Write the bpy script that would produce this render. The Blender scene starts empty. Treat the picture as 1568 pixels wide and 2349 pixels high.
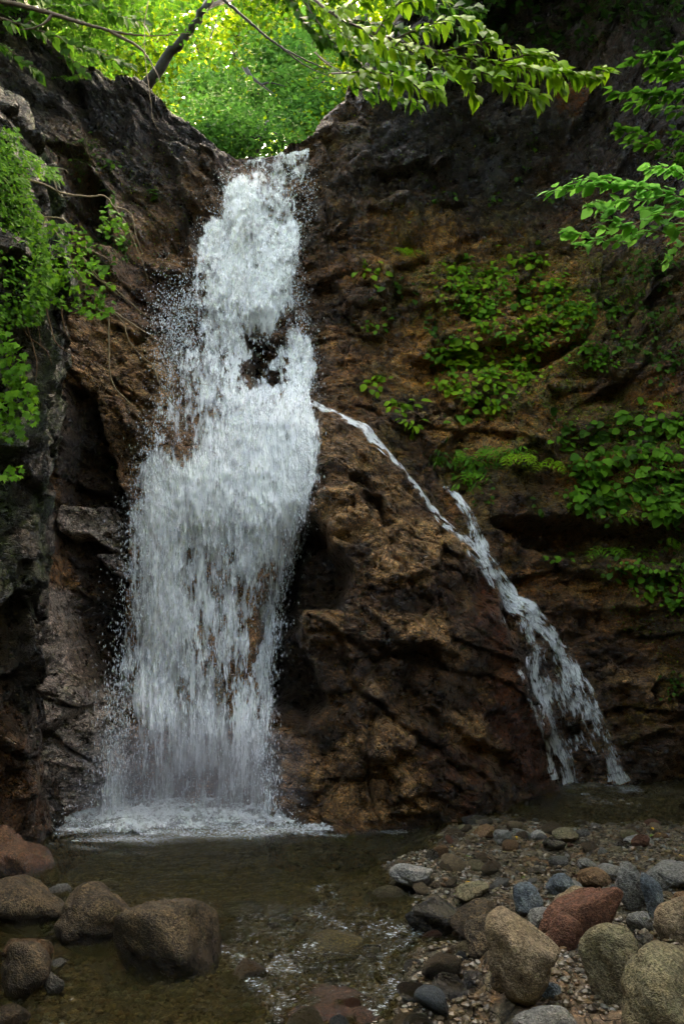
import bpy, math, random
import numpy as np
from mathutils import Vector, Matrix

R = math.radians
rng = np.random.default_rng(7)
random.seed(7)
C = bpy.context.scene.collection
SC = bpy.context.scene

# ---------------------------------------------------------------- camera
CAM = np.array([0.0, 0.0, 1.5]); PITCH = R(10); FPX = 1830.0; UC, VC = 784.0, 1174.5
cd = bpy.data.cameras.new('camera'); cam = bpy.data.objects.new('camera', cd); C.objects.link(cam)
cam.location = CAM; cam.rotation_euler = (R(90) + PITCH, 0, 0)
cd.sensor_fit = 'VERTICAL'; cd.sensor_height = 36; cd.lens = 36 * FPX / 2349.0
cd.clip_start = 0.05; cd.clip_end = 500
SC.camera = cam
# ---------------------------------------------------------------- sky and sun
w = bpy.data.worlds.new('World'); SC.world = w; w.use_nodes = True
nt = w.node_tree; bg = nt.nodes['Background']
sky = nt.nodes.new('ShaderNodeTexSky'); sky.sky_type = 'NISHITA'; sky.sun_disc = False
SUN_EL, SUN_AZ = 31, 14
sky.sun_elevation = R(SUN_EL); sky.sun_rotation = R(SUN_AZ); sky.air_density = 0.5; sky.dust_density = 9.0; sky.ozone_density = 0.6
wm = nt.nodes.new('ShaderNodeMixRGB'); wm.blend_type = 'MULTIPLY'; wm.inputs[0].default_value = 1; wm.inputs[2].default_value = (1.13, 1, .77, 1); nt.links.new(sky.outputs[0], wm.inputs[1]); nt.links.new(wm.outputs[0], bg.inputs[0]); bg.inputs[1].default_value = 0.15
sl = bpy.data.lights.new('sun', 'SUN'); sl.energy = 2.0; sl.angle = R(0.5); sl.color = (1, .95, .85)
so = bpy.data.objects.new('sun', sl); C.objects.link(so); so.rotation_euler = (-R(90 - SUN_EL), 0, -R(SUN_AZ))
SC.view_settings.view_transform = 'Standard'; SC.view_settings.look = 'None'
SC.view_settings.exposure = 5.5; SC.view_settings.gamma = 1
SC.render.engine = 'CYCLES'
cy = SC.cycles
cy.max_bounces = 6; cy.diffuse_bounces = 3; cy.glossy_bounces = 2; cy.transmission_bounces = 4
cy.transparent_max_bounces = 16; cy.sample_clamp_indirect = 4; cy.caustics_reflective = False; cy.caustics_refractive = False
cy.use_denoising = True

# ---------------------------------------------------------------- projection helpers
cp, sp = math.cos(PITCH), math.sin(PITCH)
def ray(u, v):
    xc = (np.asarray(u, float) - UC) / FPX; yc = (VC - np.asarray(v, float)) / FPX
    return np.stack([xc, cp - yc * sp, sp + yc * cp], -1)
def at(u, v, Y):
    d = ray(u, v); return CAM + d * (np.asarray(Y, float) / d[..., 1])[..., None]
def ground(u, v, z=0.0):
    d = ray(u, v); return CAM + d * ((z - CAM[2]) / d[..., 2])[..., None]
def proj(P):
    q = P - CAM; f = q[..., 1] * cp + q[..., 2] * sp; up = -q[..., 1] * sp + q[..., 2] * cp
    f = np.maximum(f, .1); return UC + FPX * q[..., 0] / f, VC - FPX * up / f

# ---------------------------------------------------------------- noise
def h3(i, j, k, s=0):
    n = (i.astype(np.int64) * 374761393 + j.astype(np.int64) * 668265263 + k * 2147483647 + s * 1274126177) & 0xffffffff
    n = ((n ^ (n >> 13)) * 1274126177) & 0xffffffff
    n = ((n ^ (n >> 16)) * 2246822519) & 0xffffffff
    return ((n ^ (n >> 15)) & 0xffffff) / float(0xffffff)
def vnoise(x, y, s=0):
    i = np.floor(x); j = np.floor(y); fx = x - i; fy = y - j
    fx = fx * fx * fx * (fx * (fx * 6 - 15) + 10); fy = fy * fy * fy * (fy * (fy * 6 - 15) + 10)
    a = h3(i, j, s); b = h3(i + 1, j, s); c = h3(i, j + 1, s); d = h3(i + 1, j + 1, s)
    return (a + (b - a) * fx) * (1 - fy) + (c + (d - c) * fx) * fy
def fbm(x, y, o=4, s=0, g=.5):
    t = 0; a = 1; n = 0
    for k in range(o):
        ca, sa = math.cos(k * 1.3), math.sin(k * 1.3)
        t = t + a * (vnoise((x * ca - y * sa) * 2 ** k + 17.3 * k, (x * sa + y * ca) * 2 ** k - 9.1 * k, s + k) * 2 - 1); n += a; a *= g
    return t / n
def facets(x, y, s=0, tilt=.5):
    """blocky Voronoi plates: height per cell + tilt of the cell; also distance to the cell's edge"""
    i = np.floor(x); j = np.floor(y); best = np.full(x.shape, 9.); sec = np.full(x.shape, 9.); hh = np.zeros(x.shape)
    for a in (-1, 0, 1):
        for b in (-1, 0, 1):
            ci, cj = i + a, j + b
            px = ci + .1 + .8 * h3(ci, cj, 1, s); py = cj + .1 + .8 * h3(ci, cj, 2, s)
            dx, dy = x - px, y - py; d = np.sqrt(dx * dx + dy * dy)
            hv = (h3(ci, cj, 3, s) * 2 - 1) + tilt * ((h3(ci, cj, 4, s) * 2 - 1) * dx * 2 + (h3(ci, cj, 5, s) * 2 - 1) * dy * 2)
            m = d < best
            sec = np.where(m, best, np.minimum(sec, d)); hh = np.where(m, hv, hh); best = np.where(m, d, best)
    return hh, sec - best
def tri(x, y, s=0):
    """piecewise planar noise: flat faces meeting in sharp creases"""
    i = np.floor(x); j = np.floor(y); fx = x - i; fy = y - j
    a = h3(i, j, s); b = h3(i + 1, j, s); c = h3(i, j + 1, s); d = h3(i + 1, j + 1, s)
    return np.where(fx + fy < 1, a + (b - a) * fx + (c - a) * fy, d + (c - d) * (1 - fx) + (b - d) * (1 - fy)) * 2 - 1
def sstep(a, b, x):
    t = np.clip((x - a) / (b - a), 0, 1); return t * t * (3 - 2 * t)
def polysd(U, V, poly):
    """signed distance in pixels, positive inside"""
    p = np.array(poly, float); n = len(p); d = np.full(U.shape, 1e9); ins = np.zeros(U.shape, bool)
    for k in range(n):
        a = p[k]; b = p[(k + 1) % n]; e = b - a
        t = np.clip(((U - a[0]) * e[0] + (V - a[1]) * e[1]) / (e @ e + 1e-9), 0, 1)
        d = np.minimum(d, np.hypot(U - a[0] - t * e[0], V - a[1] - t * e[1]))
        c = ((a[1] > V) != (b[1] > V)) & (U < (b[0] - a[0]) * (V - a[1]) / (b[1] - a[1] + 1e-9) + a[0]); ins ^= c
    return np.where(ins, d, -d)
def linesd(U, V, pts):
    p = np.array(pts, float); d = np.full(U.shape, 1e9)
    for a, b in zip(p[:-1], p[1:]):
        e = b - a; t = np.clip(((U - a[0]) * e[0] + (V - a[1]) * e[1]) / (e @ e + 1e-9), 0, 1)
        d = np.minimum(d, np.hypot(U - a[0] - t * e[0], V - a[1] - t * e[1]))
    return d

# ---------------------------------------------------------------- mesh / object helpers
def mesh_np(name, verts, faces, smooth=True):
    me = bpy.data.meshes.new(name); verts = np.ascontiguousarray(verts, np.float32).reshape(-1, 3); faces = np.ascontiguousarray(faces, np.int32)
    nf, k = faces.shape
    me.vertices.add(len(verts)); me.vertices.foreach_set('co', verts.ravel())
    me.loops.add(nf * k); me.loops.foreach_set('vertex_index', faces.ravel())
    me.polygons.add(nf); me.polygons.foreach_set('loop_start', np.arange(nf, dtype=np.int32) * k)
    me.polygons.foreach_set('use_smooth', np.full(nf, smooth)); me.update(calc_edges=True); return me
def grid_faces(nx, ny):
    i = np.arange(nx * ny).reshape(ny, nx)
    return np.stack([i[:-1, :-1], i[:-1, 1:], i[1:, 1:], i[1:, :-1]], -1).reshape(-1, 4)
def setcol(me, name, arr):
    a = me.color_attributes.new(name, 'FLOAT_COLOR', 'POINT'); c = np.ones((len(me.vertices), 4), np.float32); c[:, :arr.shape[-1]] = arr.reshape(-1, arr.shape[-1])
    a.data.foreach_set('color', c.ravel())
def setf(me, name, arr):
    a = me.attributes.new(name, 'FLOAT', 'POINT'); a.data.foreach_set('value', np.ascontiguousarray(arr, np.float32).ravel())
def setuv(me, faces, uv):
    l = me.uv_layers.new(name='UVMap'); l.data.foreach_set('uv', np.ascontiguousarray(uv.reshape(-1, 2)[faces.ravel()], np.float32).ravel())
def link(name, me, mat=None, parent=None):
    o = bpy.data.objects.new(name, me); C.objects.link(o)
    if mat and me and not me.materials: me.materials.append(mat)
    if parent: o.parent = parent
    return o
def tag(o, label=None, cat=None, group=None, kind=None):
    for k, v in (('label', label), ('category', cat), ('group', group), ('kind', kind)):
        if v: o[k] = v
    return o
def empty(name, loc, label, cat, group=None):
    o = bpy.data.objects.new(name, None); C.objects.link(o); o.location = loc; o.empty_display_size = .1
    return tag(o, label, cat, group)
def under(name, verts, faces, mat, parent, smooth=True):
    me = mesh_np(name, np.asarray(verts) - np.array(parent.location), faces, smooth); return link(name, me, mat, parent)

# ---------------------------------------------------------------- materials
class NT:
    def __init__(s, name):
        s.m = bpy.data.materials.new(name); s.m.use_nodes = True; s.t = s.m.node_tree; s.t.nodes.clear(); s.out = s.n('OutputMaterial')
    def n(s, ty, **k):
        q = s.t.nodes.new('ShaderNode' + ty)
        for a, b in k.items():
            if a.startswith('i_'):
                q.inputs[int(a[2:]) if a[2:].isdigit() else a[2:].replace('_', ' ')].default_value = b
            else: setattr(q, a, b)
        return q
    def l(s, a, b): s.t.links.new(a, b)
    def noise(s, vec, scale, detail=4, rough=.55):
        q = s.n('TexNoise', i_Scale=scale, i_Detail=detail, i_Roughness=rough); s.l(vec, q.inputs['Vector']); return q.outputs['Fac']
    def ramp(s, f, stops):
        q = s.n('ValToRGB'); e = q.color_ramp.elements
        while len(e) < len(stops): e.new(.5)
        for i, (p, c) in enumerate(stops): e[i].position = p; e[i].color = (*c, 1) if len(c) == 3 else c
        s.l(f, q.inputs[0]); return q.outputs[0]
    def math(s, op, a, b=None, clamp=False):
        q = s.n('Math', operation=op, use_clamp=clamp)
        for i, v in ((0, a), (1, b)):
            if v is None: continue
            if isinstance(v, (int, float)): q.inputs[i].default_value = v
            else: s.l(v, q.inputs[i])
        return q.outputs[0]
    def mix(s, f, a, b, blend='MIX'):
        q = s.n('MixRGB', blend_type=blend)
        for i, v in ((0, f), (1, a), (2, b)):
            if isinstance(v, (int, float)): q.inputs[i].default_value = v
            elif isinstance(v, tuple): q.inputs[i].default_value = (*v, 1)
            else: s.l(v, q.inputs[i])
        return q.outputs[0]
    def bump(s, h, st, dist):
        q = s.n('Bump', i_Strength=st, i_Distance=dist); s.l(h, q.inputs['Height']); return q.outputs[0]

def rock_mat(name, col_attr=True, base=(.2, .15, .1), speck=.5, rough=(.35, .7), scale=1., wet=.3, bump=.01):
    m = NT(name); tc = m.n('TexCoord').outputs['Object']
    base_c = m.n('Attribute', attribute_name='tint').outputs['Color'] if col_attr else m.n('RGB').outputs[0]
    if not col_attr: m.t.nodes[-1].outputs[0].default_value = (*base, 1)
    n1 = m.noise(tc, 9 * scale, 6, .7); n2 = m.noise(tc, 45 * scale, 4, .7); n3 = m.noise(tc, 110 * scale, 2, .6)
    c = m.mix(1., base_c, m.ramp(n1, [(.3, (.55, .5, .45)), (.5, (1, 1, 1)), (.72, (1.5, 1.42, 1.3))]), 'MULTIPLY')
    c = m.mix(speck, c, m.ramp(n2, [(.38, (.12, .1, .09)), (.5, (1, 1, 1)), (.62, (2.1, 2.0, 1.9))]), 'MULTIPLY')
    c = m.mix(speck * .7, c, m.ramp(n3, [(.4, (.5, .5, .5)), (.52, (1, 1, 1)), (.66, (1.8, 1.8, 1.8))]), 'MULTIPLY')
    mpv = m.n('Mapping'); mpv.inputs['Scale'].default_value = (1, 1, 2.1); mpv.inputs['Rotation'].default_value = (0, R(24), 0)
    dn = m.n('TexNoise', i_Scale=5., i_Detail=3.); m.l(tc, dn.inputs['Vector']); va = m.n('VectorMath', operation='MULTIPLY_ADD'); m.l(dn.outputs['Color'], va.inputs[0]); va.inputs[1].default_value = (.16,) * 3; m.l(tc, va.inputs[2]); m.l(va.outputs[0], mpv.inputs[0])
    pl = []
    for sc_v in (7, 19, 48):
        vo = m.n('TexVoronoi', i_Scale=sc_v * scale); m.l(mpv.outputs[0], vo.inputs['Vector']); sx_ = m.n('SeparateColor'); m.l(vo.outputs['Color'], sx_.inputs[0]); pl.append(m.math('ADD', sx_.outputs[0], m.math('MULTIPLY', vo.outputs['Distance'], -.7)))
    c = m.mix(.55, c, m.ramp(pl[1], [(-.0, (.5, .48, .45)), (.4, (1, 1, 1)), (.8, (1.5, 1.45, 1.4))]), 'MULTIPLY')
    crk = None
    for sc_v, th in ((1.7, .022), (4.6, .03), (12, .05)):
        vo = m.n('TexVoronoi', i_Scale=sc_v * scale, feature='DISTANCE_TO_EDGE'); m.l(mpv.outputs[0], vo.inputs['Vector'])
        cq = m.math('MULTIPLY', m.math('SUBTRACT', th, vo.outputs['Distance'], True), 1 / th, True); cq = m.math('MULTIPLY', cq, m.math('MULTIPLY', m.math('SUBTRACT', m.noise(tc, 1.1 + sc_v * .35, 2), .42, True), 9., True), True)
        crk = cq if crk is None else m.math('MAXIMUM', crk, cq)
    c = m.mix(m.math('MULTIPLY', crk, .8), c, (.012, .009, .007))
    b = m.n('BsdfPrincipled'); m.l(c, b.inputs['Base Color'])
    r = m.ramp(n1, [(.35, (rough[0],) * 3), (.65, (rough[1],) * 3)]); m.l(r, b.inputs['Roughness'])
    b.inputs['Specular IOR Level'].default_value = wet
    h = m.math('ADD', m.math('ADD', m.math('MULTIPLY', pl[0], 1.3), m.math('ADD', m.math('MULTIPLY', pl[1], .6), m.math('MULTIPLY', pl[2], .25))), m.math('ADD', m.math('SUBTRACT', m.math('MULTIPLY', n1, .5), m.math('MULTIPLY', crk, 1.6)), m.math('ADD', m.math('MULTIPLY', n2, .7), m.math('MULTIPLY', n3, .4))))
    m.l(m.bump(h, 1., bump), b.inputs['Normal']); m.l(b.outputs[0], m.out.inputs[0]); return m.m
def leaf_mat(name, col, tr, var=.4, gloss=.35):
    m = NT(name); g = m.n('NewGeometry'); rnd = g.outputs['Random Per Island']
    f = m.ramp(rnd, [(0, (1 - var, 1 - var * .8, 1 - var)), (.5, (1, 1, 1)), (1, (1 + var * 1.2, 1 + var, 1))])
    tc = m.n('TexCoord').outputs['Object']; f2 = m.ramp(m.noise(tc, 2.2, 2), [(.3, (.75, .8, .8)), (.7, (1.25, 1.2, 1.1))])
    f = m.mix(1., f, f2, 'MULTIPLY')
    a = m.mix(1., col, f, 'MULTIPLY'); b_ = m.mix(1., tr, f, 'MULTIPLY')
    p = m.n('BsdfPrincipled'); m.l(a, p.inputs['Base Color']); p.inputs['Roughness'].default_value = max(gloss, .5); p.inputs['Specular IOR Level'].default_value = .04
    t = m.n('BsdfTranslucent'); m.l(b_, t.inputs[0])
    s = m.n('AddShader'); m.l(p.outputs[0], s.inputs[0]); m.l(t.outputs[0], s.inputs[1]); m.l(s.outputs[0], m.out.inputs[0]); return m.m
def plain_mat(name, col, rough=.7, sc=20, var=.5, bump=.004):
    m = NT(name); tc = m.n('TexCoord').outputs['Object']; n = m.noise(tc, sc, 5, .65)
    c = m.mix(1., col, m.ramp(n, [(.3, (1 - var,) * 3), (.7, (1 + var,) * 3)]), 'MULTIPLY')
    b = m.n('BsdfPrincipled'); m.l(c, b.inputs['Base Color']); b.inputs['Roughness'].default_value = rough
    m.l(m.bump(n, 1, bump), b.inputs['Normal']); m.l(b.outputs[0], m.out.inputs[0]); return m.m

ROCK = rock_mat('wet_rock', speck=.75, rough=(.14, .5), wet=.7, bump=.06)
BARK = plain_mat('dark_bark', (.02, .016, .012)); TWIG = plain_mat('pale_twig', (.2, .14, .07), .7, 40); TWIGG = plain_mat('brown_twig', (.09, .06, .035), .7, 40)
ROOT = plain_mat('reddish_root', (.16, .08, .035), .8, 40)

# ---------------------------------------------------------------- THE CLIFF
CTRL = [  # pixel, pixel, distance
 (110,1900,0),(300,1855,0),(600,1865,0),(900,1872,0),(1050,1860,0),(1150,1832,0),(1280,1795,0),(1440,1795,0),(1568,1780,0),(1700,1780,0),(-60,1950,0),
 (720,950,8.95),(900,1050,8.95),(700,1200,8.5),(850,1250,8.35),(1050,1300,8.7),(800,1500,8.1),(1000,1500,8.3),(1150,1500,8.9),(900,1700,7.95),(1200,1700,9.1),(1100,1650,8.7),
 (1010,1190,9.0),(1160,1370,9.1),(1220,1400,9.1),(1350,1600,9.45),
 (760,500,9.75),(760,700,9.55),(800,850,9.35),(1000,600,9.8),(1000,900,9.5),(1200,600,9.7),(1200,900,9.4),(1400,600,9.2),(1400,900,9.1),(1568,600,8.5),(1568,900,8.5),
 (1100,1050,9.25),(1300,1150,9.2),(1500,1150,8.7),(1500,1400,9.0),(1568,1600,9.3),(1400,1400,9.35),(1350,1500,9.6),
 (760,300,9.9),(1000,300,9.7),(1200,300,9.4),(1400,250,8.8),(1568,250,8.0),(1000,50,9.5),(1300,50,8.6),(1568,30,7.4),(1300,-200,8.0),(1600,-200,6.9),(900,-200,9.5),
 (620,370,10.0),(620,500,9.75),(620,700,9.55),(620,850,9.4),(560,920,9.0),(600,1000,8.8),(500,1100,8.6),(450,1300,8.45),(450,1550,8.35),(450,1750,8.3),(650,1100,8.65),(600,1400,8.45),
 (300,800,8.8),(250,1000,8.4),(200,1200,8.2),(200,1450,8.15),(150,1650,7.7),(210,1750,7.75),(100,1400,7.6),(110,1800,7.4),(100,1000,7.9),(100,800,8.0),
 (450,700,9.25),(380,500,9.2),(250,350,8.9),(400,350,9.5),(500,400,9.8),(150,500,8.2),(30,350,7.8),(150,200,8.7),(30,100,8.2),(300,260,9.3),(-100,600,7.3),(-100,1200,7.2),(-100,100,7.8),(-100,-200,7.8),(200,-100,9.),(600,0,10.3),(600,-200,10.3)]
def ctrl_pts():
    P = []
    for u, v, Y in CTRL:
        P.append(ground(u, v) if Y == 0 else at(u, v, Y))
    return np.array(P)
_P = ctrl_pts()
def tpsK(r2): return np.where(r2 > 1e-12, .5 * r2 * np.log(np.maximum(r2, 1e-12)), 0)
_X = _P[:, [0, 2]]; n_ = len(_X)
K = tpsK(((_X[:, None] - _X[None]) ** 2).sum(-1)) + np.eye(n_) * .02
A = np.block([[K, np.c_[np.ones(n_), _X]], [np.c_[np.ones(n_), _X].T, np.zeros((3, 3))]])
SOL = np.linalg.solve(A, np.r_[_P[:, 1], 0, 0, 0])
def baseY(x, z):
    o = SOL[n_] + SOL[n_ + 1] * x + SOL[n_ + 2] * z
    for k in range(n_): o = o + SOL[k] * tpsK((x - _X[k, 0]) ** 2 + (z - _X[k, 1]) ** 2)
    return o
X0, X1, Z0, Z1, ST = -5.6, 5.6, -.5, 11.6, .0165
NX = int((X1 - X0) / ST) + 1; NZ = int((Z1 - Z0) / ST) + 1
gx, gz = np.meshgrid(X0 + ST * np.arange(NX), Z0 + ST * np.arange(NZ))
Yb = baseY(gx, gz)
U, V = proj(np.stack([gx, Yb, gz], -1))
wn = fbm(gx * 3, gz * 3, 4, 50); wn2 = fbm(gx * 3 + 40, gz * 3, 4, 60)
Uw = U + wn * 26; Vw = V + wn2 * 26
D = np.zeros_like(gx)    # displacement along Y, negative = towards the camera
def proud(poly, amt, soft=12): 
    global D; D -= amt * sstep(-soft, soft, polysd(Uw, Vw, poly))
def groove(pts, wd, amt):
    global D; D += amt * (1 - sstep(0, wd, linesd(Uw, Vw, pts)))
BUTT = [(725,945),(790,965),(870,1030),(940,1090),(1000,1190),(1080,1260),(1150,1390),(1200,1560),(1250,1700),(1285,1800),(1285,2000),(610,2000),(640,1700),(620,1500),(650,1400),(690,1300),(700,1180),(725,1100)]
proud(BUTT, .45, 22); D -= .35 * sstep(0, 260, polysd(Uw, Vw, BUTT))
# dark undercut beside the main fall
proud([(690,1190),(760,1240),(800,1330),(780,1400),(700,1400),(660,1470),(720,1540),(740,1600),(700,1650),(600,1640),(590,1420),(640,1300)], -.9, 12)
proud([(570,770),(640,785),(650,880),(620,905),(570,900)], -.45, 10)
proud([(840,1500),(960,1480),(1000,1520),(930,1560),(1000,1640),(1100,1700),(1200,1780),(1130,1760),(980,1660),(880,1600)], -.16, 10)
proud([(810,1110),(850,1120),(900,1210),(880,1230),(830,1170)], -.3, 8)
proud([(1060,1290),(1100,1300),(1130,1390),(1080,1350)], -.15, 8)
groove([(700,1460),(800,1480),(860,1500),(960,1500)], 10, .12); groove([(880,1170),(890,1300),(960,1400),(940,1500)], 9, .1)
groove([(760,1420),(800,1560),(900,1640),(1010,1720),(1100,1800)], 14, .14); groove([(860,1640),(840,1720),(860,1850)], 10, .12); groove([(960,1690),(890,1740),(900,1800),(960,1830)], 9, .1)
for pl, a in (([(720,1150),(830,1125),(860,1150),(760,1175)], .1), ([(720,1220),(840,1190),(850,1210),(760,1250)], .12), ([(870,1270),(1000,1250),(1000,1330),(880,1345)], .14),
              ([(840,1410),(990,1420),(1030,1490),(900,1480)], .14), ([(860,1650),(930,1640),(950,1690),(900,1750),(850,1710)], .12), ([(890,1740),(970,1760),(960,1830),(890,1830)], .12),
              ([(660,1400),(760,1420),(790,1480),(700,1490)], .22), ([(1000,1600),(1080,1650),(1100,1700),(1000,1680)], .12), ([(620,1660),(700,1680),(760,1800),(640,1800)], .12)): proud(pl, a, 7)
# left lower side: dark diagonal recess with pale blocks left standing
proud([(150,890),(205,890),(240,1040),(285,1110),(285,1600),(225,1600),(210,1560),(140,1440),(110,1330),(110,1130),(140,1000)], -.42, 8)
for pl, a in (([(125,1130),(235,1145),(275,1205),(262,1262),(200,1240),(120,1210)], .45), ([(205,1268),(255,1262),(290,1335),(240,1322)], .42), ([(62,1330),(105,1345),(145,1440),(135,1500),(65,1490)], .5),
              ([(60,1500),(165,1470),(215,1555),(215,1620),(150,1665),(55,1600)], .6), ([(66,1635),(115,1662),(215,1628),(270,1700),(270,1860),(60,1860)], .22)): proud(pl, a, 8)
groove([(110,1660),(180,1700),(240,1760)], 12, .2); groove([(130,1590),(220,1640)], 10, .12)
# upper left: ledges and caves
proud([(60,420),(180,380),(240,450),(250,560),(130,560),(70,480)], -.9, 16); proud([(260,560),(420,500),(440,640),(420,760),(300,700)], -.3, 16)
proud([(200,240),(330,215),(400,290),(300,330),(220,300)], .22, 12); proud([(380,330),(520,380),(490,470),(430,480)], .2, 12)
proud([(330,600),(440,560),(440,630),(370,640)], .2, 8)
# right wall: slashes
proud([(1180,840),(1250,800),(1330,775),(1330,795),(1250,830),(1190,855)], -.35, 6); groove([(1000,690),(1010,830),(1080,1000)], 9, .1)
groove([(730,420),(800,640),(900,700)], 10, .1); groove([(1050,560),(1200,530),(1330,560)], 12, .14); groove([(920,470),(1040,460),(1060,560)], 9, .1); groove([(780,920),(960,1000),(1010,1110)], 12, .12)
proud([(1130,1190),(1300,1180),(1568,1210),(1568,1290),(1300,1270),(1180,1230)], -.5, 18); proud([(905,470),(975,470),(970,560),(920,560)], .12, 7)
proud([(1250,190),(1350,180),(1330,300),(1295,330)], .25, 8); proud([(1380,1505),(1500,1560),(1490,1610),(1400,1560)], .22, 10)
proud([(1380,560),(1440,600),(1480,700),(1470,840),(1400,800),(1380,700)], -.35, 14)
# blocky fracture, two directions of bedding
def blocks(th, s0):
    lw = fbm(gx * .9, gz * .9, 2, s0 + 77); lw2 = fbm(gx * .9 + 5, gz * .9, 2, s0 + 78); mw = fbm(gx * 14, gz * 14, 3, s0 + 79)
    t = R(th); a = gx * math.cos(t) + gz * math.sin(t) + lw * .3 + mw * .015; b = -gx * math.sin(t) + gz * math.cos(t) + lw2 * .22 + mw * .015
    out = 0; crk = 0
    for k, (cell, amp, an) in enumerate(((.95, .17, 1.6), (.42, .09, 2.0), (.17, .05, 2.2), (.075, .026, 2.2))):
        hv, ed = facets(a / (cell * an) + k * 7.7, b / cell + k * 3.1, s0 + k * 10, 1.25)
        out = out + amp * hv; c = 1 - sstep(0, (.05, .08, .16, .25)[k], ed)
        out = out - (.12, .09, .06, .03)[k] * c * sstep(-.2, .3, fbm(gx * 1.1 + k * 9, gz * 1.1, 2, s0 + 5)); crk = np.maximum(crk, c * (.5, .5, .3, .2)[k])
    return out, crk
bl, ckl = blocks(-38, 100); br, ckr = blocks(9, 300); bb, ckb = blocks(-22, 500)
wl = 1 - sstep(420, 620, U); wb = sstep(-20, 20, polysd(U, V, BUTT))
Bk = bl * wl + (bb * wb + br * (1 - wb)) * (1 - wl); CK = ckl * wl + (ckb * wb + ckr * (1 - wb)) * (1 - wl)
smoothzone = sstep(-30, 60, polysd(U, V, [(730,960),(900,1060),(1000,1250),(850,1130),(730,1110)]))
watz = sstep(-10, 50, polysd(U, V, [(520,340),(710,340),(700,600),(720,900),(700,1200),(640,1500),(620,1860),(280,1860),(290,1300),(350,900),(450,700)]))
SP = [(715,925),(760,945),(840,985),(890,1045),(925,1075),(985,1155),(1060,1235),(1120,1320),(1190,1400),(1250,1440),(1330,1570),(1400,1730),(1430,1800)]; SP2 = [(1190,1400),(1225,1520),(1270,1680),(1305,1800)]; SP3 = [(1015,1115),(1090,1220),(1150,1340)]
str_ = np.maximum(np.maximum(1 - sstep(15, 50, linesd(U, V, SP)), 1 - sstep(15, 50, linesd(U, V, SP2))), 1 - sstep(15, 45, linesd(U, V, SP3)))
D -= Bk * (1 - .5 * wb) * (1 - .3 * (1 - wb)) * (1 - .7 * str_) * (1 - .6 * smoothzone) * (1 - .6 * watz) * (.75 + .35 * fbm(gx * .8, gz * .8, 2, 77))
pn = 0
for k, (cell, amp) in enumerate(((1.0, .16), (.52, .11), (.25, .065), (.12, .035), (.06, .018))):
    ca, sa = math.cos(.5 + k * 1.9), math.sin(.5 + k * 1.9); px_ = gx + .08 * wn; pz_ = gz * (1.35 if k else 1) + .08 * wn2
    pn = pn + amp * tri((px_ * ca - pz_ * sa) / cell + 3 * k, (px_ * sa + pz_ * ca) / cell, 800 + k)
D -= pn * (1 + .25 * wb) * (1 - .5 * watz) * (1 - .4 * str_)
D -= .06 * fbm(gx * 1.2, gz * 1.2, 2, 9) + .012 * fbm(gx * 9, gz * 9, 3, 19) + .014 * fbm(gx * 24, gz * 24, 3, 23) 
Yr = Yb + D
# the rim: ground falls back beyond the silhouette
TOPU = [-900,-100,20,120,150,270,345,430,530,545,600,700,712,750,790,840,900,1000,1600,2500]; TOPV = [-150,-150,-60,95,130,190,222,290,368,376,362,344,338,262,200,110,0,-320,-420,-420]
vt = np.interp(U + wn * 14, TOPU, TOPV) + fbm(U / 40, U * 0, 4, 5) * 9
exm = np.maximum(0, (vt - V) / 205.)
Yr += exm * 4.5
CN = np.stack([gx, Yr, gz], -1)
U, V = proj(CN)
# tint of the stone
def lerp(a, b, t): return a + (np.asarray(b) - a) * t[..., None]
col = np.empty(gx.shape + (3,)); col[:] = (.115, .078, .048)
n5 = fbm(gx * 1.6, gz * 1.6, 5, 31); n6 = fbm(gx * 4, gz * 4, 4, 41); n7 = fbm(gx * 12, gz * 12, 3, 43); n8 = fbm(gx * 2.2 + 9, gz * 2.2, 5, 47)
col = lerp(col, (.06, .042, .03), sstep(0, .35, n5)); col = lerp(col, (.24, .17, .105), sstep(.05, .4, n8))
inb = sstep(-20, 20, polysd(U, V, BUTT)); col = lerp(col, (.2, .145, .09), inb * sstep(-.2, .3, n6) * .9)
col = lerp(col, (.15, .07, .035), inb * sstep(.0, .3, fbm(gx * 2.4 + 5, gz * 2.4, 4, 53)) * sstep(900, 1100, U) * .9)
right = sstep(700, 900, U) * (1 - inb) * (1 - sstep(1250, 1500, V))
col = lerp(col, (.26, .15, .05), right * sstep(-.1, .3, n8) * sstep(300, 480, V)); col = lerp(col, (.13, .105, .035), right * sstep(0, .3, n6)); col = lerp(col, (.34, .27, .09), right * sstep(0, 1, polysd(Uw, Vw, [(905,460),(1050,470),(1060,560),(1000,640),(930,560)]) / 30))
lp = np.zeros_like(gx)
for pl in ([(125,1130),(275,1145),(290,1335),(200,1300),(120,1210)], [(50,1330),(145,1345),(300,1560),(300,1860),(55,1860)], [(190,760),(330,760),(420,900),(360,1100),(280,1130),(200,900)], [(720,950),(900,1060),(960,1190),(860,1150),(720,1120)]):
    lp = np.maximum(lp, sstep(-15, 25, polysd(Uw, Vw, pl)))
col = lerp(col, (.34, .255, .18), lp * sstep(-.5, .2, n6) * .85)
col = lerp(col, (.3, .26, .24), lp * sstep(0, .4, n8) * (U < 420) * .8)
col = lerp(col, (.2, .09, .025), sstep(0, 30, polysd(Uw, Vw, [(1250,180),(1350,180),(1330,300),(1295,330)])))
moss = sstep(0, .25, fbm(gx * 1.3 + 3, gz * 1.3, 5, 71)) * sstep(-.2, .2, n7)
mreg = np.maximum(sstep(-80, 60, polysd(U, V, [(860,600),(1400,560),(1568,1200),(1150,1150),(1000,1000)])) * .9, np.maximum((1 - sstep(60, 200, U)) * (1 - sstep(900, 1200, V)), sstep(0, 60, polysd(U, V, [(130,350),(320,450),(440,500),(300,560),(120,500)])) * .8))
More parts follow.
